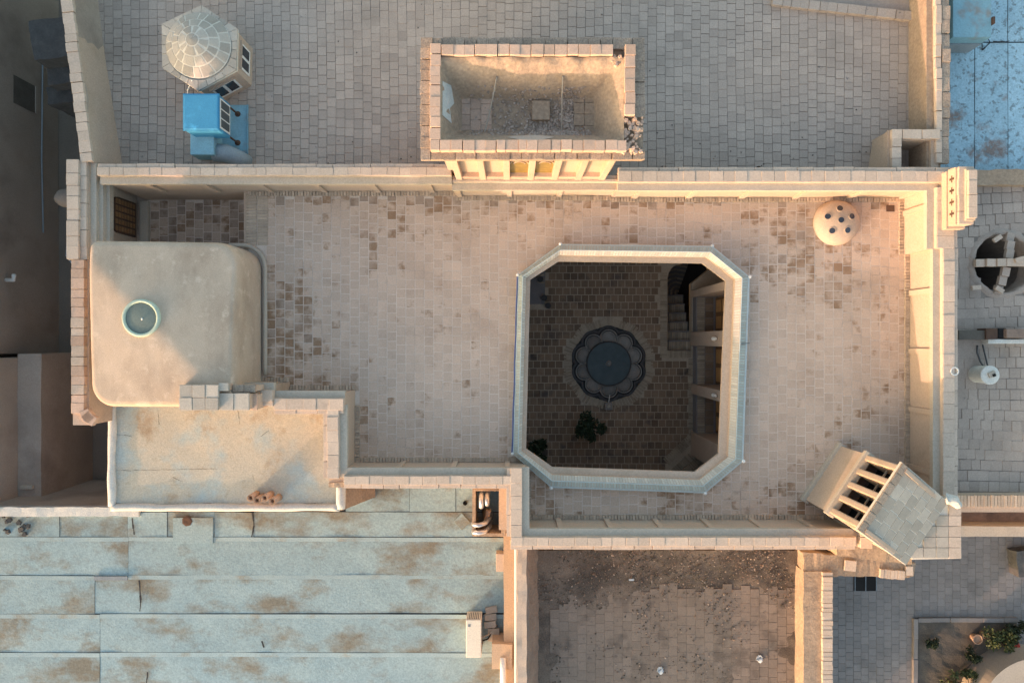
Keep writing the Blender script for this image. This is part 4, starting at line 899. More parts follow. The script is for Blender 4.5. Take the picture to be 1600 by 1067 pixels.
# shaft with metal ducts, between parapet and membrane roof
zs = -.55
shf = thing('duct_shaft', (*at(762, 800, zs), -3), 'open dark shaft with bright duct elbows beside the terrace wall', 'shaft')
A_, B_ = at(738, 838, zs), at(790, 764, zs); I0, I1 = at(743, 833, zs), at(783, 767, zs)
slab('shaft_wall', [(A_.x, A_.y), (B_.x, A_.y), (B_.x, B_.y), (A_.x, B_.y)], [[(I0.x, I0.y), (I1.x, I0.y), (I1.x, I1.y), (I0.x, I1.y)]], -4.2, zs, 'mud', shf)
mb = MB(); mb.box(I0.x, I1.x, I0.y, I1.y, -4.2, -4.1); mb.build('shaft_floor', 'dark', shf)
for k in range(4): piece('rim_brick', (B_.x - .045, A_.y + .12 + .24 * k, zs + .03), (.09, .2, .08), random.uniform(-.05, .05), 'mud', shf)
lab = ['left upright', 'right upright', 'upper horizontal', 'lower horizontal']
for i, (p, q) in enumerate((((752, 772), (752, 794)), ((761, 772), (761, 790)), ((738, 820), (757, 818)), ((738, 832), (757, 831)))):
    P, Q = at3(*p, zs + .05), at3(*q, zs + .05); d = (Q - P).normalized(); mb = MB()
    if i < 2: pts = [(P.x, P.y, -2.5), (P.x, P.y, zs - .1), (P.x, P.y - .07, zs + .02), (P.x, (P.y + Q.y) / 2, zs + .08), (Q.x, Q.y + .03, zs + .03), (Q.x, Q.y, zs - .12)]
    else: pts = [(P.x + .02, P.y, zs - .1), (P.x + .04, P.y, zs + .02), ((P.x + Q.x) / 2, P.y, zs + .06), (Q.x, Q.y, zs + .02), (Q.x + .1, Q.y + .02, zs - .3), (Q.x + .15, Q.y + .1, -2.5)]
    mb.tube(pts, .055, 12); o = mb.build('metal_duct', 'metal_pipe', None, smooth=True, origin=tuple(P - Vector((0, 0, .6)))); tag(o, lab[i] + ' bright metal duct elbow in the open dark shaft', 'duct', 'metal ducts in the shaft')
mb = MB(); p = at3(753, 838, zs); mb.tube([(p.x, p.y + .5, zs - .9), (p.x + .1, p.y + .25, zs - .4), (p.x + .14, p.y + .55, zs - .25)], .07, 10); mb.build('flue', 'pipe_clay', shf, smooth=True)

# air conditioner on the membrane roof
zt = ZM + .58; a, b = at(728, 1027, zt), at(752, 968, zt)
ac = thing('air_conditioner', ((a.x + b.x) / 2, (a.y + b.y) / 2, ZM), 'cream split air conditioner unit standing on the blue membrane roof', 'air conditioner')
mb = MB(); mb.box(a.x, b.x, a.y, b.y, ZM + .06, zt); cab = mb.build('casing', 'cream_metal', ac, bevel=.018)
for k in range(7): x = a.x + .03 + (b.x - a.x - .06) * (k + .5) / 7; mb = MB(); mb.box(x - .012, x + .012, b.y - .001, b.y + .012, ZM + .15, zt - .05); mb.build('slat', 'cream_metal', cab)
mb = MB(); mb.box(a.x + .03, b.x - .03, b.y - .004, b.y + .003, ZM + .14, zt - .04); mb.build('grille', 'grille', cab)
for k in range(9): y = a.y + .07 + (b.y - a.y - .14) * (k + .5) / 9; mb = MB(); mb.box(b.x + .0, b.x + .012, y - .02, y + .02, ZM + .14, zt - .05); mb.build('fin_strip', 'sheet_grey', cab)
for y in (a.y + .12, b.y - .12): mb = MB(); mb.box(a.x - .02, b.x + .02, y - .03, y + .03, ZM + .02, ZM + .06); mb.build('foot', 'rust', ac)
mb = MB(); mb.box(a.x + .05, a.x + .11, b.y - .16, b.y - .10, zt + .0, zt + .004); mb.build('badge', 'sheet_grey', cab)
for k in range(2): mb = MB(); mb.tube([(b.x, a.y + .25 + .08 * k, ZM + .25), (b.x + .14, a.y + .24 + .1 * k, ZM + .12), (b.x + .24, a.y + .4 + .06 * k, ZM + .10), (b.x + .36, a.y + .55, ZM + .07)], .018, 8); mb.build('refrigerant_pipe', 'rope' if k else 'dark', ac, smooth=True)
c = at(771, 970, ZM)
bs = thing('broken_slab', (c.x, c.y, ZM), 'heap of broken grey concrete slabs between air conditioner and ledge wall', 'slab pile')
for k in range(5): piece('slab_piece', (c.x + random.uniform(-.08, .1), c.y + .3 - .17 * k, ZM + .06 + random.uniform(0, .04)), (.28, .15, .06), random.uniform(-.2, .2), 'stone_pale', bs, (random.uniform(-.15, .15), random.uniform(-.15, .15)))

# ================================================================== SOUTH: dusty roof with rubble
ZD = -.9
dr_ = thing('dusty_roof_house', (*at(1045, 970, ZD), -4.3), 'neglected flat roof strewn with dark dirt and debris below the terrace', 'house')
dx0, dx1, dy1 = at(832, 0, ZD).x, at(1255, 0, ZD).x, at(0, 858, ZD).y
mb = MB(); mb.box(dx0 - .3, dx1 + .5, -12.5, dy1 + .1, -4.3, ZD - .03); dbody = mb.build('roof_floor', 'dirt', dr_)
tl = MB()
tiles(dbody, [(dx0 + .2, -9.2), (dx1 - .05, -9.2), (dx1 - .05, dy1 - .9), (dx0 + 1.2, dy1 - .9), (dx0 + .5, dy1 - 1.5)], [], ZD, .215, .2115, True, lambda x, y: 'dust_tile', 300, (3.2, -6.8), .03, jit=.002, tilt=.005, hj=.05)
mb = MB(); nx_, ny_ = 110, 80      # drifted dirt lying over the tiles
for j in range(ny_ + 1):
    for i in range(nx_ + 1):
        x = dx0 + (dx1 - dx0) * i / nx_; y = dy1 - (dy1 + 9.2) * j / ny_
        h = -.5 + 1.15 * max(0, 1 - (dy1 - y) / 1.25) + .85 * max(0, 1 - (x - dx0) / 1.3) * max(0, 1 - (dy1 - y) / 4) + .5 * max(0, 1 - (dx1 - x) / .5) + .75 * noise.fractal(Vector((x * .9, y * .9, 2)), 1, 2, 4)
        mb.v.append((x, y, ZD + .004 + max(-.03, min(.09, h * .07)) + .012 * noise.noise(Vector((x * 6, y * 6, 1))) * (h > 0)))
for j in range(ny_):
    for i in range(nx_): k = j * (nx_ + 1) + i; mb.face([k, k + nx_ + 1, k + nx_ + 2, k + 1])
mb.build('dirt_drift', 'dirt', dr_, smooth=True, fix=False)['kind'] = 'stuff'
mb = MB(); k = 0
while k < 3000:
    x, y = random.uniform(dx0 + .05, dx1), dy1 - random.expovariate(.75)
    if random.random() < .3: y = random.uniform(-8.6, dy1)
    if y < -9 or noise.noise(Vector((x * 1.1, y * 1.1, 6))) + .7 * max(0, 1 - (dy1 - y) / 1.6) < random.uniform(-.1, .7): continue
    mb.rock((x, y, ZD + .02 + .05 * max(0, 1 - (dy1 - y) / 1.2)), random.choice([.008, .011, .015, .02, .026]), random.choice([0, 0, 0, 0, 0, 1, 2, 2])); k += 1
mb.build('debris', ['soil', 'stone_rubble', 'mud_dark'], dr_, shade=True)['kind'] = 'stuff'
for px, py, lb in ((1031, 1046, 'crumpled white plastic bag on the dusty roof near the bottom edge'), (1186, 1028, 'crumpled white plastic bag on the right of the dusty roof')):
    c = at(px, py, ZD); mb = MB(); mb.lathe(c, [(.075, ZD + .012), (.085, ZD + .03), (.05, ZD + .055), (.02, ZD + .05)], 12)
    tag(mb.build('plastic_bag', 'plastic_white', None, rough=(.03, .05, 17), origin=(c.x, c.y, ZD)), lb, 'bag', 'plastic bags on the dusty roof')
c = at(986, 904, ZD); mb = MB(); mb.rbox(c, .12, .045, ZD + .03, ZD + .07, .02); tag(mb.build('brick_fragment', 'plastic_white', None, origin=(c.x, c.y, ZD), bevel=.006), 'small pale brick fragment lying on the dark dirt', 'brick')
# its left wall: beige coping and reddish mud inner face
zw = -.05
mb = MB(); a, b = at(808, 0, zw).x, at(823, 0, zw).x; mb.box(a, b, -12.5, -4.31, -4.3, zw); lw2 = mb.build('side_wall', 'coping', dr_, rough=(.2, .02, 3))
mb = MB(); c0 = at(833, 0, ZD).x; mb.hexa([(b - .02, -12.5, ZD - .1), (c0 + .16, -12.5, ZD - .1), (c0 + .16, -4.35, ZD - .1), (b - .02, -4.35, ZD - .1), (b - .02, -12.5, zw - .06), (b + .05, -12.5, zw - .1), (b + .05, -4.35, zw - .1), (b - .02, -4.35, zw - .06)]); mb.build('inner_slope', 'mud_dark', dr_, rough=(.12, .03, 5))
mb = MB(); mb.tube([(a - .03, -4.4, zw - .1), (a - .03, -12, zw - .1)], .03, 6); mb.build('white_edge', 'white_paint', lw2)
# its right wall and the soldier bricks
a, b = at(1256, 0, -.4).x, at(1284, 0, -.4).x; yt = at(0, 893, -.4).y
mb = MB(); mb.box(a, b + .25, -12.5, yt, -4.3, -.42); rw = mb.build('side_wall', 'mud', dr_, rough=(.2, .02, 2.5))
row('edge_brick', (b + .11, -9.0), (b + .11, yt), .23, -.42, -.34, .10, 'coping', rw, jit=.006)
mb = MB(); mb.prism([tuple(at(1255, 862, -.45)), tuple(at(1430, 880, -.45)), tuple(at(1426, 902, -.45)), tuple(at(1300, 900, -.45)), tuple(at(1256, 893, -.45))], -4.3, -.45); mw = mb.build('mud_bank', 'mud', dr_, rough=(.1, .035, 5))
row('edge_brick', at(1374, 895, -.4), at(1413, 898, -.4), .2, -.44, -.36, .085, 'coping', mw); piece('edge_brick', (*at(1420, 891, -.4), -.4), (.16, .2, .07), 0, 'coping', mw)
piece('loose_tile', (*at(1328, 883, -.4), -.39), (.26, .24, .05), -.1, 'coping', mw)

# ================================================================== SOUTH-EAST NEIGHBOUR: sunken paved court
ZS = -4.0
sc = [(at(1290, 0, -.4).x, -12.5), (18, -12.5), (18, at(0, 800, ZS).y - .3), (at(1290, 0, -.4).x, at(0, 800, ZS).y - .3)]
mb = MB(); mb.prism(sc, ZS - .2, ZS - .012); pf = mb.build('sunken_paving', 'joint_dark', None); tag(pf, None, None, kind='structure')
bed = [tuple(at(p[0], p[1], ZS)) for p in ((1432, 1075), (1432, 970), (1588, 970), (1588, 1075))]
tiles(pf, [(7.9, -11), (16, -11), (16, -5.2), (7.9, -5.2)], [bed], ZS, .215, .209, True, lambda x, y: 'paving_grey', 300, (12, -7.4), .03, jit=.002, tilt=.003, hj=.01)
c = at(1353, 911, ZS + .05); mb = MB(); mb.box(c.x - .32, c.x + .32, c.y - .22, c.y + .22, ZS, ZS + .03); pit = mb.build('light_well', 'dark', None, origin=(c.x, c.y, ZS)); tag(pit, 'dark glazed light well in the blue grey sunken court', 'light well')
for s in (-1, 0, 1): mb = MB(); mb.box(c.x - .012 + .3 * s, c.x + .012 + .3 * s, c.y - .22, c.y + .22, ZS + .031, ZS + .045); o = mb.build('glazing_bar', 'sheet_grey', None); o.parent = pit; o.matrix_parent_inverse = Matrix.Translation(-Vector((c.x, c.y, ZS)))
gb = thing('garden_bed', (*at(1510, 1020, ZS), ZS), 'kerbed garden bed with bare grey soil at lower right', 'garden bed')
mb = MB(); mb.prism(bed, ZS - .15, ZS + .02); mb.build('bed_soil', 'soil', gb, rough=(.2, .03, 3))
bx0, bx1, by1 = bed[0][0], bed[2][0], bed[1][1]
row('kerb_stone', (bx0 - .07, -10.5), (bx0 - .07, by1 + .1), .12, ZS - .02, ZS + .09, .5, 'paving_grey', gb); row('kerb_stone', (bx0, by1 + .06), (bx1, by1 + .06), .12, ZS - .02, ZS + .09, .5, 'paving_grey', gb)
def leaves(mb, c, r, n, size, flat=.6, m=0):
    for _ in range(n):
        d = Vector((random.gauss(0, 1), random.gauss(0, 1), random.gauss(0, 1))).normalized() * r * random.random() ** .45; d.z *= flat
        p = Vector(c) + d; a = Vector((random.gauss(0, 1), random.gauss(0, 1), random.gauss(0, .6))).normalized(); b = a.cross(Vector((random.gauss(0, 1), random.gauss(0, 1), 1))).normalized(); s_ = size * random.uniform(.6, 1.3)
        mb.poly([p - a * s_, p + b * s_ * .45, p + a * s_, p - b * s_ * .45], m)
def shrub(px, py, z, r, n, m, label, pot=False, size=.05, h=None, group=None):
    c = at3(px, py, z); h = h or r; t = thing('potted_shrub' if pot else 'shrub', tuple(c), label, 'plant', group)
    cz = c.z + h + (.25 if pot else 0)
    if pot:
        mb = MB(); mb.lathe(c, [(.14, z), (.19, z + .28), (.165, z + .28), (.16, z + .24), (.01, z + .24)], 16); mb.build('pot', 'pipe_clay', t, smooth=False)
    mb = MB()
    for k in range(6): a = k * 1.05; mb.tube([(c.x, c.y, z + (.2 if pot else 0)), (c.x + r * .25 * math.cos(a), c.y + r * .25 * math.sin(a), cz - h * .2), (c.x + r * .6 * math.cos(a), c.y + r * .6 * math.sin(a), cz + h * .2)], [.02, .013, .005], 5)
    mb.build('stem', 'rust', t)
    mb = MB()
    for k in range(9):
        a = random.random() * 6.28; q = r * random.uniform(.1, .75); leaves(mb, (c.x + q * math.cos(a), c.y + q * math.sin(a), cz + random.uniform(-.3, .5) * h), r * random.uniform(.3, .5), n // 9, size)
    mb.build('foliage', m, t, shade=True, fix=False); return t
shrub(917, 664, ZF, .42, 900, 'leaf', 'dark leafy potted shrub beside the courtyard fountain', True, .06)
shrub(832, 700, ZF, .5, 900, 'leaf', 'green shrub tucked in the south west corner of the courtyard', False, .07, .5)
shrub(1480, 1062, ZS, .42, 700, 'leaf_pale', 'sparse shrub at the bottom left of the garden bed', False, .05)
shrub(1512, 1020, ZS, .26, 400, 'leaf', 'small dark shrub in the middle of the garden bed', False, .045)
shrub(1550, 990, ZS, .45, 900, 'leaf_pale', 'wide straggling shrub by the upper kerb of the garden bed', False, .045, .3)
shrub(1450, 1000, ZS, .25, 350, 'leaf', 'small dark shrub by the left kerb of the garden bed', False, .04, .2)
shrub(1578, 978, ZS, .4, 700, 'leaf', 'dark dense shrub in the upper right corner of the garden bed', False, .045, .3)
shrub(1505, 1048, ZS, .3, 450, 'leaf_pale', 'pale shrub touching the curved garden wall', False, .04, .3)
shrub(1594, 1035, ZS, .4, 700, 'leaf_pale', 'shrub behind the curved white wall', False, .05, .8)
for px, py, r, lb in ((1519, 993, .14, 'larger clay pot lying in the garden bed'), (1532, 987, .10, 'smaller clay pot in the garden bed')):
    c = at(px, py, ZS); mb = MB(); mb.lathe(c, [(r * .6, ZS + .02), (r, ZS + .24), (r * .86, ZS + .24), (r * .8, ZS + .18), (.01, ZS + .16)], 18); tag(mb.build('clay_pot', 'pipe_clay', None, origin=(c.x, c.y, ZS + .02)), lb, 'pot', 'clay pots in the garden bed')
c = at(1576, 1004, ZS); mb = MB(); mb.rbox(c, .3, .16, ZS + .05, ZS + .25, .4); tag(mb.build('plastic_crate', 'red', None, origin=(c.x, c.y, ZS), bevel=.03), 'small red plastic container on the garden bed', 'container')
mb = MB(); cc = at(1622, 1118, ZS + .9); pr_ = [(1.55, ZS), (1.55, ZS + .9), (.85, ZS + .9), (.85, ZS)]
for r_, z_ in pr_: mb.v += [(cc.x + r_ * math.cos(R(a)), cc.y + r_ * math.sin(R(a)), z_) for a in range(70, 221, 5)]
n = len(range(70, 221, 5))
for i in range(3):
    for k in range(n - 1): mb.face([i * n + k, i * n + k + 1, (i + 1) * n + k + 1, (i + 1) * n + k])
tag(mb.build('curved_wall', 'ledge', None, origin=(cc.x, cc.y, ZS), smooth=False), 'curved white garden wall at the bottom right corner', 'wall')
for px, py, w_, h_, lb in ((1590, 873, .5, .6, 'dark covered box on the paving at the right edge'),):
    c = at(px, py, ZS); mb = MB(); mb.rbox(c, .55, .7, ZS, ZS + .35, .15); tag(mb.build('covered_box', 'tarp', None, origin=(c.x, c.y, ZS), rough=(.1, .03, 5)), lb, 'box')

# ================================================================== EAST NEIGHBOUR: old grey roof with broken oculus
ZE = -.35
ea = thing('old_roof_house', (11, -.5, -4.3), 'house with uneven old grey tiled roof right of the terrace', 'house')
ex0 = 9.2; ey1, ey0 = at(0, 291, ZE).y, at(0, 772, ZE).y; oc = at(1567, 412, ZE)
ohole = [(oc.x + .68 * math.cos(R(a)), oc.y + .68 * math.sin(R(a))) for a in range(0, 360, 15)]
ef = slab('roof_floor', [(ex0, ey0), (17, ey0), (17, ey1), (ex0, ey1)], [ohole], -4.3, ZE - .012, 'joint_dark', ea)
def ewob(x, y): return (.05 * noise.noise(Vector((x * .5, y * .5, 5))), .12 * noise.noise(Vector((x * .45, y * .45, 9))))
tiles(ef, [(ex0 + .1, ey0 + .05), (13, ey0 + .05), (13, ey1), (ex0 + .1, ey1)], [[(oc.x + .76 * math.cos(R(a)), oc.y + .76 * math.sin(R(a))) for a in range(0, 360, 15)]], ZE, .235, .228, False, lambda x, y: 'roof_grey' if random.random() < .7 else 'roof_grey_dark', 300, (10.3, 0), .03, jit=.005, tilt=.02, hj=.12, wob=ewob)
mb = MB()
for k in range(4):
    q = [(oc.x + r_ * math.cos(R(a)), oc.y + r_ * math.sin(R(a)), z_) for r_, z_ in ((.84, ZE - .03), (.74, ZE + .03), (.67, ZE + .025), (.66, ZE - .4)) for a in range(0, 361, 12)]
mb.v = q; n = len(range(0, 361, 12))
for i in range(3):
    for k in range(n - 1): mb.face([i * n + k, i * n + k + 1, (i + 1) * n + k + 1, (i + 1) * n + k])
mb.build('oculus_collar', 'roof_grey', ea, smooth=True, rough=(.07, .03, 6))
for (dx_, dy_, nm) in ((1, .0, 0), (.22, 1, 1)):
    d = Vector((dx_, dy_)).normalized()
    for k in range(7):
        t = -.72 + 1.44 * (k + .5) / 7; z_ = ZE + .05 + .18 * (1 - (t / .76) ** 2) - (.09 * nm)
        if nm == 1 and k == 3: continue
        piece('oculus_rib_brick', (oc.x + d.x * t, oc.y + d.y * t, z_), (.2, .17, .09), math.atan2(d.y, d.x) + random.uniform(-.03, .03), 'coping' if nm == 0 else 'roof_grey', ea)
for px, py, rt in ((1553, 374, .6), (1577, 408, .3), (1520, 450, .1), (1556, 453, -.6)): piece('loose_brick', (*at(px, py, ZE), ZE + .06 + (.25 if px == 1577 else .05)), (.2, .10, .06), rt, 'coping', ea)
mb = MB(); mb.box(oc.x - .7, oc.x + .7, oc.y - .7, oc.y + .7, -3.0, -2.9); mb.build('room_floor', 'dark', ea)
mb = MB(); mb.box(ex0, 17, ey1 - .02, ey1 + .33, -4.3, ZE + .18); mb.build('mud_wall', 'mud', ea, rough=(.2, .025, 3))
row('outer_coping_brick', (ex0 + .06, -4.4), (ex0 + .06, 2.3), .09, .60, .70, .4, 'coping', house, jit=.01)
mb = MB(); yy0, yy1 = at(0, 800, -.1).y, at(0, 773, -.1).y; mb.box(ex0 + .1, 17, yy0, yy1, -4.3, -.1); mb.build('south_wall', 'plaster', ea, rough=(.3, .008, 2))
mb = MB(); stripe(mb, (ex0 + .1, (yy0 + yy1) / 2 + .06), (13, (yy0 + yy1) / 2 + .06), .26, -.12, -.07, .075); mb.build('south_coping', 'brick_small', ea, shade=True)['kind'] = 'stuff'
mb = MB(); mb.box(ex0 + .1, 17, at(0, 836, -.6).y, yy0 - .0, -4.3, -1.0); mb.build('lower_ledge', 'mud_dark', ea)
mb = MB(); mb.box(ex0 + .1, 17, at(0, 838, -.6).y, at(0, 822, -.6).y, -1.2, -.6); mb.build('ledge_curb', 'ledge', ea, rough=(.3, .01, 2))
# things on that roof
c = at(1547, 586, ZE + .45)
bk = thing('round_drum', (c.x, c.y, ZE), 'pale lidded drum standing on the old grey roof', 'drum')
mb = MB(); mb.lathe(c, [(.19, ZE), (.2, ZE + .38), (.21, ZE + .40), (.21, ZE + .45), (.18, ZE + .46)], 24); mb.build('drum_body', 'cement_white', bk)
mb = MB(); mb.rbox((c.x + .02, c.y + .02), .16, .12, ZE + .461, ZE + .50, .4); mb.build('lid_handle', 'ledge', bk, bevel=.01); mb = MB(); mb.rbox((c.x + .05, c.y + .0), .06, .06, ZE + .5, ZE + .52, .4); mb.build('lid_opening', 'dark', bk)
mb = MB(); p0 = at3(1527, 540, ZE + .05); mb.tube([p0, p0 + Vector((-.05, -.15, .06)), p0 + Vector((.03, -.35, .05)), p0 + Vector((.12, -.5, .05))], .02, 6); mb.tube([p0 + Vector((.12, .02, 0)), p0 + Vector((.2, -.45, .05))], .018, 6); tag(mb.build('bent_hose', 'tarp', None, origin=tuple(p0), smooth=True), 'dark bent hose lying beside the pale drum', 'hose')
c = at(1487, 580, 1.05); mb = MB(); mb.lathe((c.x + .06, c.y), [(.09, .2), (.09, 1.06), (.068, 1.06), (.06, .9), (.002, .9)], 18); tag(mb.build('vent_pipe', ['white_paint'], None, origin=(c.x + .06, c.y, .2)), 'short round vent pipe with dark mouth on the east parapet', 'vent pipe')
mb = MB(); mb.lathe((c.x + .06, c.y), [(.064, .93), (.002, .93)], 18); o = mb.build('pipe_mouth', 'dark', bpy.data.objects['vent_pipe.001'] if 'vent_pipe.001' in bpy.data.objects else None); o.matrix_parent_inverse = Matrix.Translation(-Vector((c.x + .06, c.y, .2)))
for (x0, x1, y0, y1, h, m_, lb, nm, cat) in ((1498, 1540, 516, 531, .25, 'soil', 'flat olive grey box in front of the broken oculus', 'flat_box', 'box'), (1541, 1559, 513, 530, .3, 'rust', 'brown wooden box between olive box and dark hatch', 'wooden_box', 'box'), (1560, 1572, 513, 528, .2, 'dark', 'small black hatch box among the boxes', 'hatch_box', 'box'), (1573, 1612, 514, 528, .3, 'mud_dark', 'reddish brown box cut by the right edge', 'brown_box', 'box'), (1544, 1612, 530, 537, .22, 'cement_white', 'long white board lying in front of the boxes', 'board', 'board')):
    a, b = at(x0, y1, ZE + h), at(x1, y0, ZE + h); mb = MB(); mb.box(a.x, b.x, a.y, b.y, ZE - .01, ZE + h); tag(mb.build(nm, m_, None, origin=((a.x + b.x) / 2, (a.y + b.y) / 2, ZE), bevel=.012), lb, cat)

# ================================================================== NORTH-EAST NEIGHBOUR: blue membrane roof
ZN = -.5
ne = thing('blue_membrane_house', (11.5, 6, -4.3), 'house with bright blue peeling membrane roof in the upper right corner', 'house')
mb = MB(); mb.box(9.15, 18, ey1 + .34, 11, -4.3, ZN - .012); mb.build('roof_underlay', 'seam', ne)
for (p0, p1) in ((1440, 1521.5), (1522.5, 1573.5), (1574.5, 1625.5), (1626.5, 1678), (1679, 2020)):
    for (q0, q1) in ((268, 68), (66, -190)):
        a, b = at(p0, q0, ZN), at(p1, q1, ZN); n = 10; mb = MB(); th_ = random.uniform(.01, .025)
        for jj in range(13):
            for ii in range(7): x = max(9.16, a.x) + (b.x - max(9.16, a.x)) * ii / 6; y = a.y + (b.y - a.y) * jj / 12; mb.v.append((x, y, ZN + th_ + .012 * noise.noise(Vector((x * 2, y * 1.3, p0)))))
        for jj in range(12):
            for ii in range(6): k = jj * 7 + ii; mb.face([k, k + 1, k + 8, k + 7])
        mb.build('membrane_sheet', 'membrane_blue', ne, smooth=True, fix=False)
for pts in (((1531, 62), (1533, 80), (1545, 68), (1541, 60)), ((1550, 67), (1573, 67))): crack([at(*p, ZN) for p in pts], ZN + .045, 'seam', ne, .018, 'torn_seam')
a, b = at(1489, 60, ZN + .8), at(1549, -30, ZN + .8)
wt = thing('blue_water_tank', ((a.x + b.x) / 2, (a.y + b.y) / 2, ZN), 'dark blue sheet metal tank on the blue membrane roof', 'tank')
mb = MB(); mb.box(a.x, b.x, a.y + .02, b.y, ZN, ZN + .8); mb.build('tank_body', 'teal_sheet', wt, bevel=.012)
mb = MB(); mb.box(a.x + .02, b.x - .02, a.y - .01, a.y + .019, ZN + .06, ZN + .5); mb.build('tank_panel', 'sheet_grey', wt)
mb = MB(); mb.box(b.x + .0, b.x + .05, a.y + .3, a.y + .45, ZN + .5, ZN + .85); mb.build('tank_bracket', 'rust', wt)

# ================================================================== WEST: alley and neighbour across it
al = thing('alley_neighbour_house', (-14, 4, -4.3), 'tall plain mud plastered house across the dark alley', 'house')
mb = MB(); mb.box(-20, -13.0, at(0, 552, -3).y, 14, -4.34, 2.50); aw = mb.build('house_wall', 'wall_alley', al, rough=(1.2, .03, .6))
mb = MB(); mb.box(-20, -13.5, -5.2, at(0, 552, -3).y, -4.34, 2.05); mb.build('house_wall', 'wall_alley', al)
mb = MB(); mb.box(-13.5, -12.62, at(0, 797, -2.5).y, at(0, 558, -3).y, -4.34, -.9); mb.build('buttress', 'wall_alley', al, rough=(.6, .03, 1))
mb = MB(); mb.box(-12.62, -12.02, at(0, 795, -2.5).y, at(0, 552, -3).y, -4.34, -2.2); mb.build('plinth', 'wall_alley', al, rough=(.4, .02, 1))
mb = MB(); mb.box(-12.5, -12.2, at(0, 763, -2.2).y, at(0, 757, -2.2).y, -2.2, -2.12); mb.build('plinth_brick', 'ledge', al)
y0, y1 = at(0, 172, -3.1).y, at(0, 125, -2.9).y
mb = MB(); mb.box(-13.05, -12.985, y0, y1, -3.35, -2.55); wn = mb.build('window', 'soil', al)
mb = MB(); mb.box(-12.99, -12.96, y0, y1, -3.42, -3.35); mb.build('sill', 'wall_alley', wn)
p = at3(6, 437, -2.2); mb = MB(); mb.tube([(-13.0, p.y, -2.3), (-12.8, p.y, -2.3), (-12.72, p.y + .12, -2.2)], .05, 8); mb.build('wall_lamp', 'white_paint', al, smooth=True)
mb = MB(); xs_ = -12.96; mb.tube([(-12.94, 8.5, -3.6), (-12.94, 5, -3.55), (-12.93, 3, -3.6)], .02, 6); mb.build('conduit', 'sheet_grey', al)
mb = MB(); mb.tube([(-10.6, at(0, 320, -2).y, -1.5), (-11.15, at(0, 360, -2).y, -1.9), (-11.25, at(0, 400, -2).y, -2.0), (-10.9, at(0, 424, -2).y, -1.9), (-9.2, at(0, 425, -2).y, -1.6)], .018, 6); o = mb.build('hanging_cable', 'plastic_white', None, origin=(-11, 1.5, -1.8), smooth=True); tag(o, 'pale cable looping down the side of the house above the dark alley', 'cable')
# covered stacks in the alley
for (px, py, sx, sy, z, h, lb, nm) in ((82, 60, 1.0, .95, -1.0, 3.3, 'tall stack under a grey tarpaulin in the alley, topmost in the photo', 'covered_stack'), (92, 112, .62, .6, -1.5, 2.8, 'narrow tarpaulin covered stack below the tall one in the alley', 'covered_stack'), (97, 148, .75, .42, -1.9, 2.4, 'low covered stack with pale end, lowest in the alley', 'covered_stack')):
    c = at(px, py, z); mb = MB(); mb.rbox(c, sx, sy, -4.34, z, .12); o = mb.build(nm, 'tarp', None, rough=(.14, .035, 2.5), origin=(c.x, c.y, -4.34)); tag(o, lb, 'stack', 'covered stacks in the alley')

# ================================================================== FOUNTAIN
ft = thing('scalloped_fountain', (FC.x, FC.y, ZF - .3), 'ten petalled stone fountain basin with round dark pool in the courtyard', 'fountain')
def scal(c, rho, n=240):
    P = []
    for k in range(n):
        a = 2 * math.pi * k / n; ph = (a + math.pi / 10) % (math.pi / 5) - math.pi / 10
        r = c * math.cos(ph) + math.sqrt(max(0, rho ** 2 - (c * math.sin(ph)) ** 2)); P.append((FC.x + r * math.cos(a + R(90)), FC.y + r * math.sin(a + R(90))))
    return P
def band(name, o_, i_, z0, z1, m):
    mb = MB(); n = len(o_); mb.v = [(*p, z0) for p in o_] + [(*p, z1) for p in o_] + [(*p, z1) for p in i_] + [(*p, z0) for p in i_]
    for i in range(3):
        for k in range(n): mb.face([i * n + k, i * n + (k + 1) % n, (i + 1) * n + (k + 1) % n, (i + 1) * n + k])
    return mb.build(name, m, ft)
mb = MB(); mb.lathe(FC, [(1.06, ZF - .35), (1.055, ZF - .10), (.01, ZF - .10)], 48); mb.build('basin_bed', 'stone_dark', ft)
band('outer_kerb', scal(.74, .335), scal(.72, .285), ZF - .3, ZF + .02, 'stone_dark')
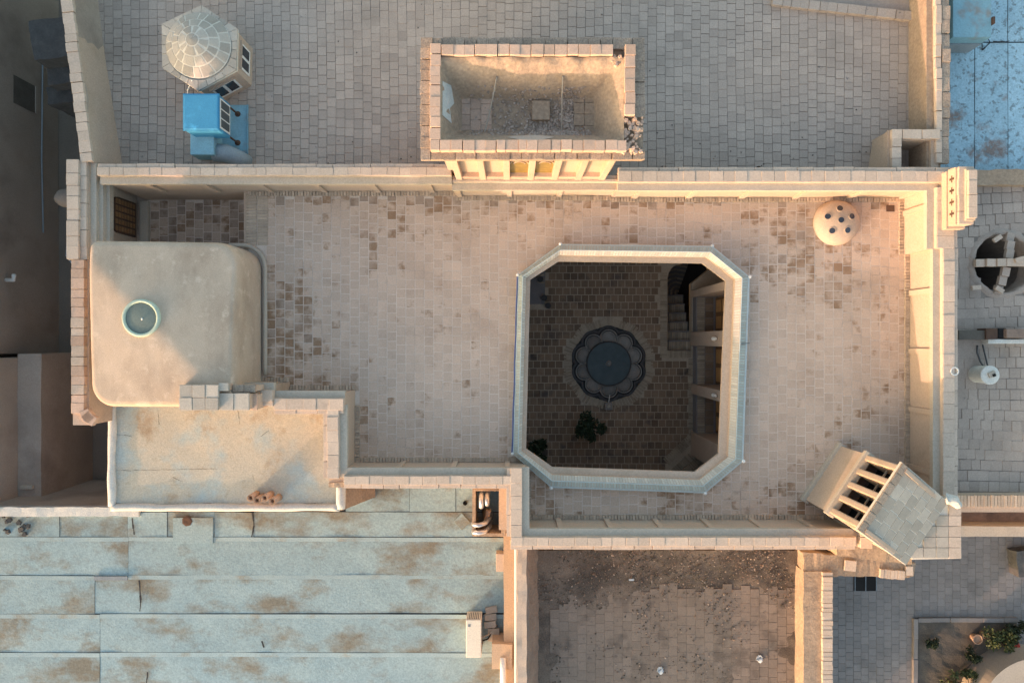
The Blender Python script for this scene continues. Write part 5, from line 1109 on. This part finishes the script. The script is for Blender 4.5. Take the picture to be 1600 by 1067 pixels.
band('petal_rim', scal(.715, .250), scal(.71, .224), ZF - .25, ZF + .06, 'stone_basin')
for k in range(10):
    a = R(90) + 2 * math.pi * k / 10; cpt = (FC.x + .70 * math.cos(a), FC.y + .70 * math.sin(a))
    mb = MB(); mb.lathe(cpt, [(.214, ZF - .2), (.214, ZF + .02), (.19, ZF + .025), (.175, ZF - .01), (.13, ZF - .035), (.06, ZF - .05), (.01, ZF - .052)], 24); mb.build('petal_bowl', 'stone_basin', ft, smooth=True)
mb = MB(); mb.lathe(FC, [(.63, ZF - .2), (.63, ZF + .04), (.61, ZF + .055), (.59, ZF + .03)], 48, closed=True); mb.build('pool_rim', 'stone_dark', ft, smooth=True)
mb = MB(); mb.lathe(FC, [(.615, ZF + .035), (.3, ZF + .035), (.01, ZF + .035)], 48); mb.build('pool_water', 'water', ft)
mb = MB(); mb.lathe(FC, [(.09, ZF - .05), (.085, ZF + .05), (.06, ZF + .06), (.045, ZF + .10), (.01, ZF + .105)], 20); mb.build('nozzle', 'stone_basin', ft, smooth=True)
c = at(950, 634, ZF); lp = thing('floor_lantern', (c.x, c.y, ZF), 'small square grey lantern with white rod at the fountain edge', 'lantern')
mb = MB(); mb.rbox(c, .2, .2, ZF, ZF + .16, .05); mb.build('lantern_box', 'stone_basin', lp, bevel=.015); mb = MB(); mb.lathe(c, [(.05, ZF + .16), (.04, ZF + .19), (.01, ZF + .19)], 10); mb.build('lantern_cap', 'ledge', lp)
mb = MB(); mb.tube([(c.x, c.y + .06, ZF + .1), (c.x + .03, c.y + .32, ZF + .14)], .012, 6); mb.build('rod', 'white_paint', lp)
for px, py, lb in ((844, 437, 'upper small dark pot on the cement patch of the courtyard'), (850, 466, 'middle small dark pot on the cement patch'), (856, 478, 'lower small dark pot on the cement patch')):
    c = at(px, py, ZF); mb = MB(); mb.lathe(c, [(.06, ZF), (.085, ZF + .12), (.07, ZF + .12), (.065, ZF + .1), (.01, ZF + .1)], 14); tag(mb.build('small_pot', 'stone_dark', None, origin=(c.x, c.y, ZF)), lb, 'pot', 'small pots in the courtyard corner')
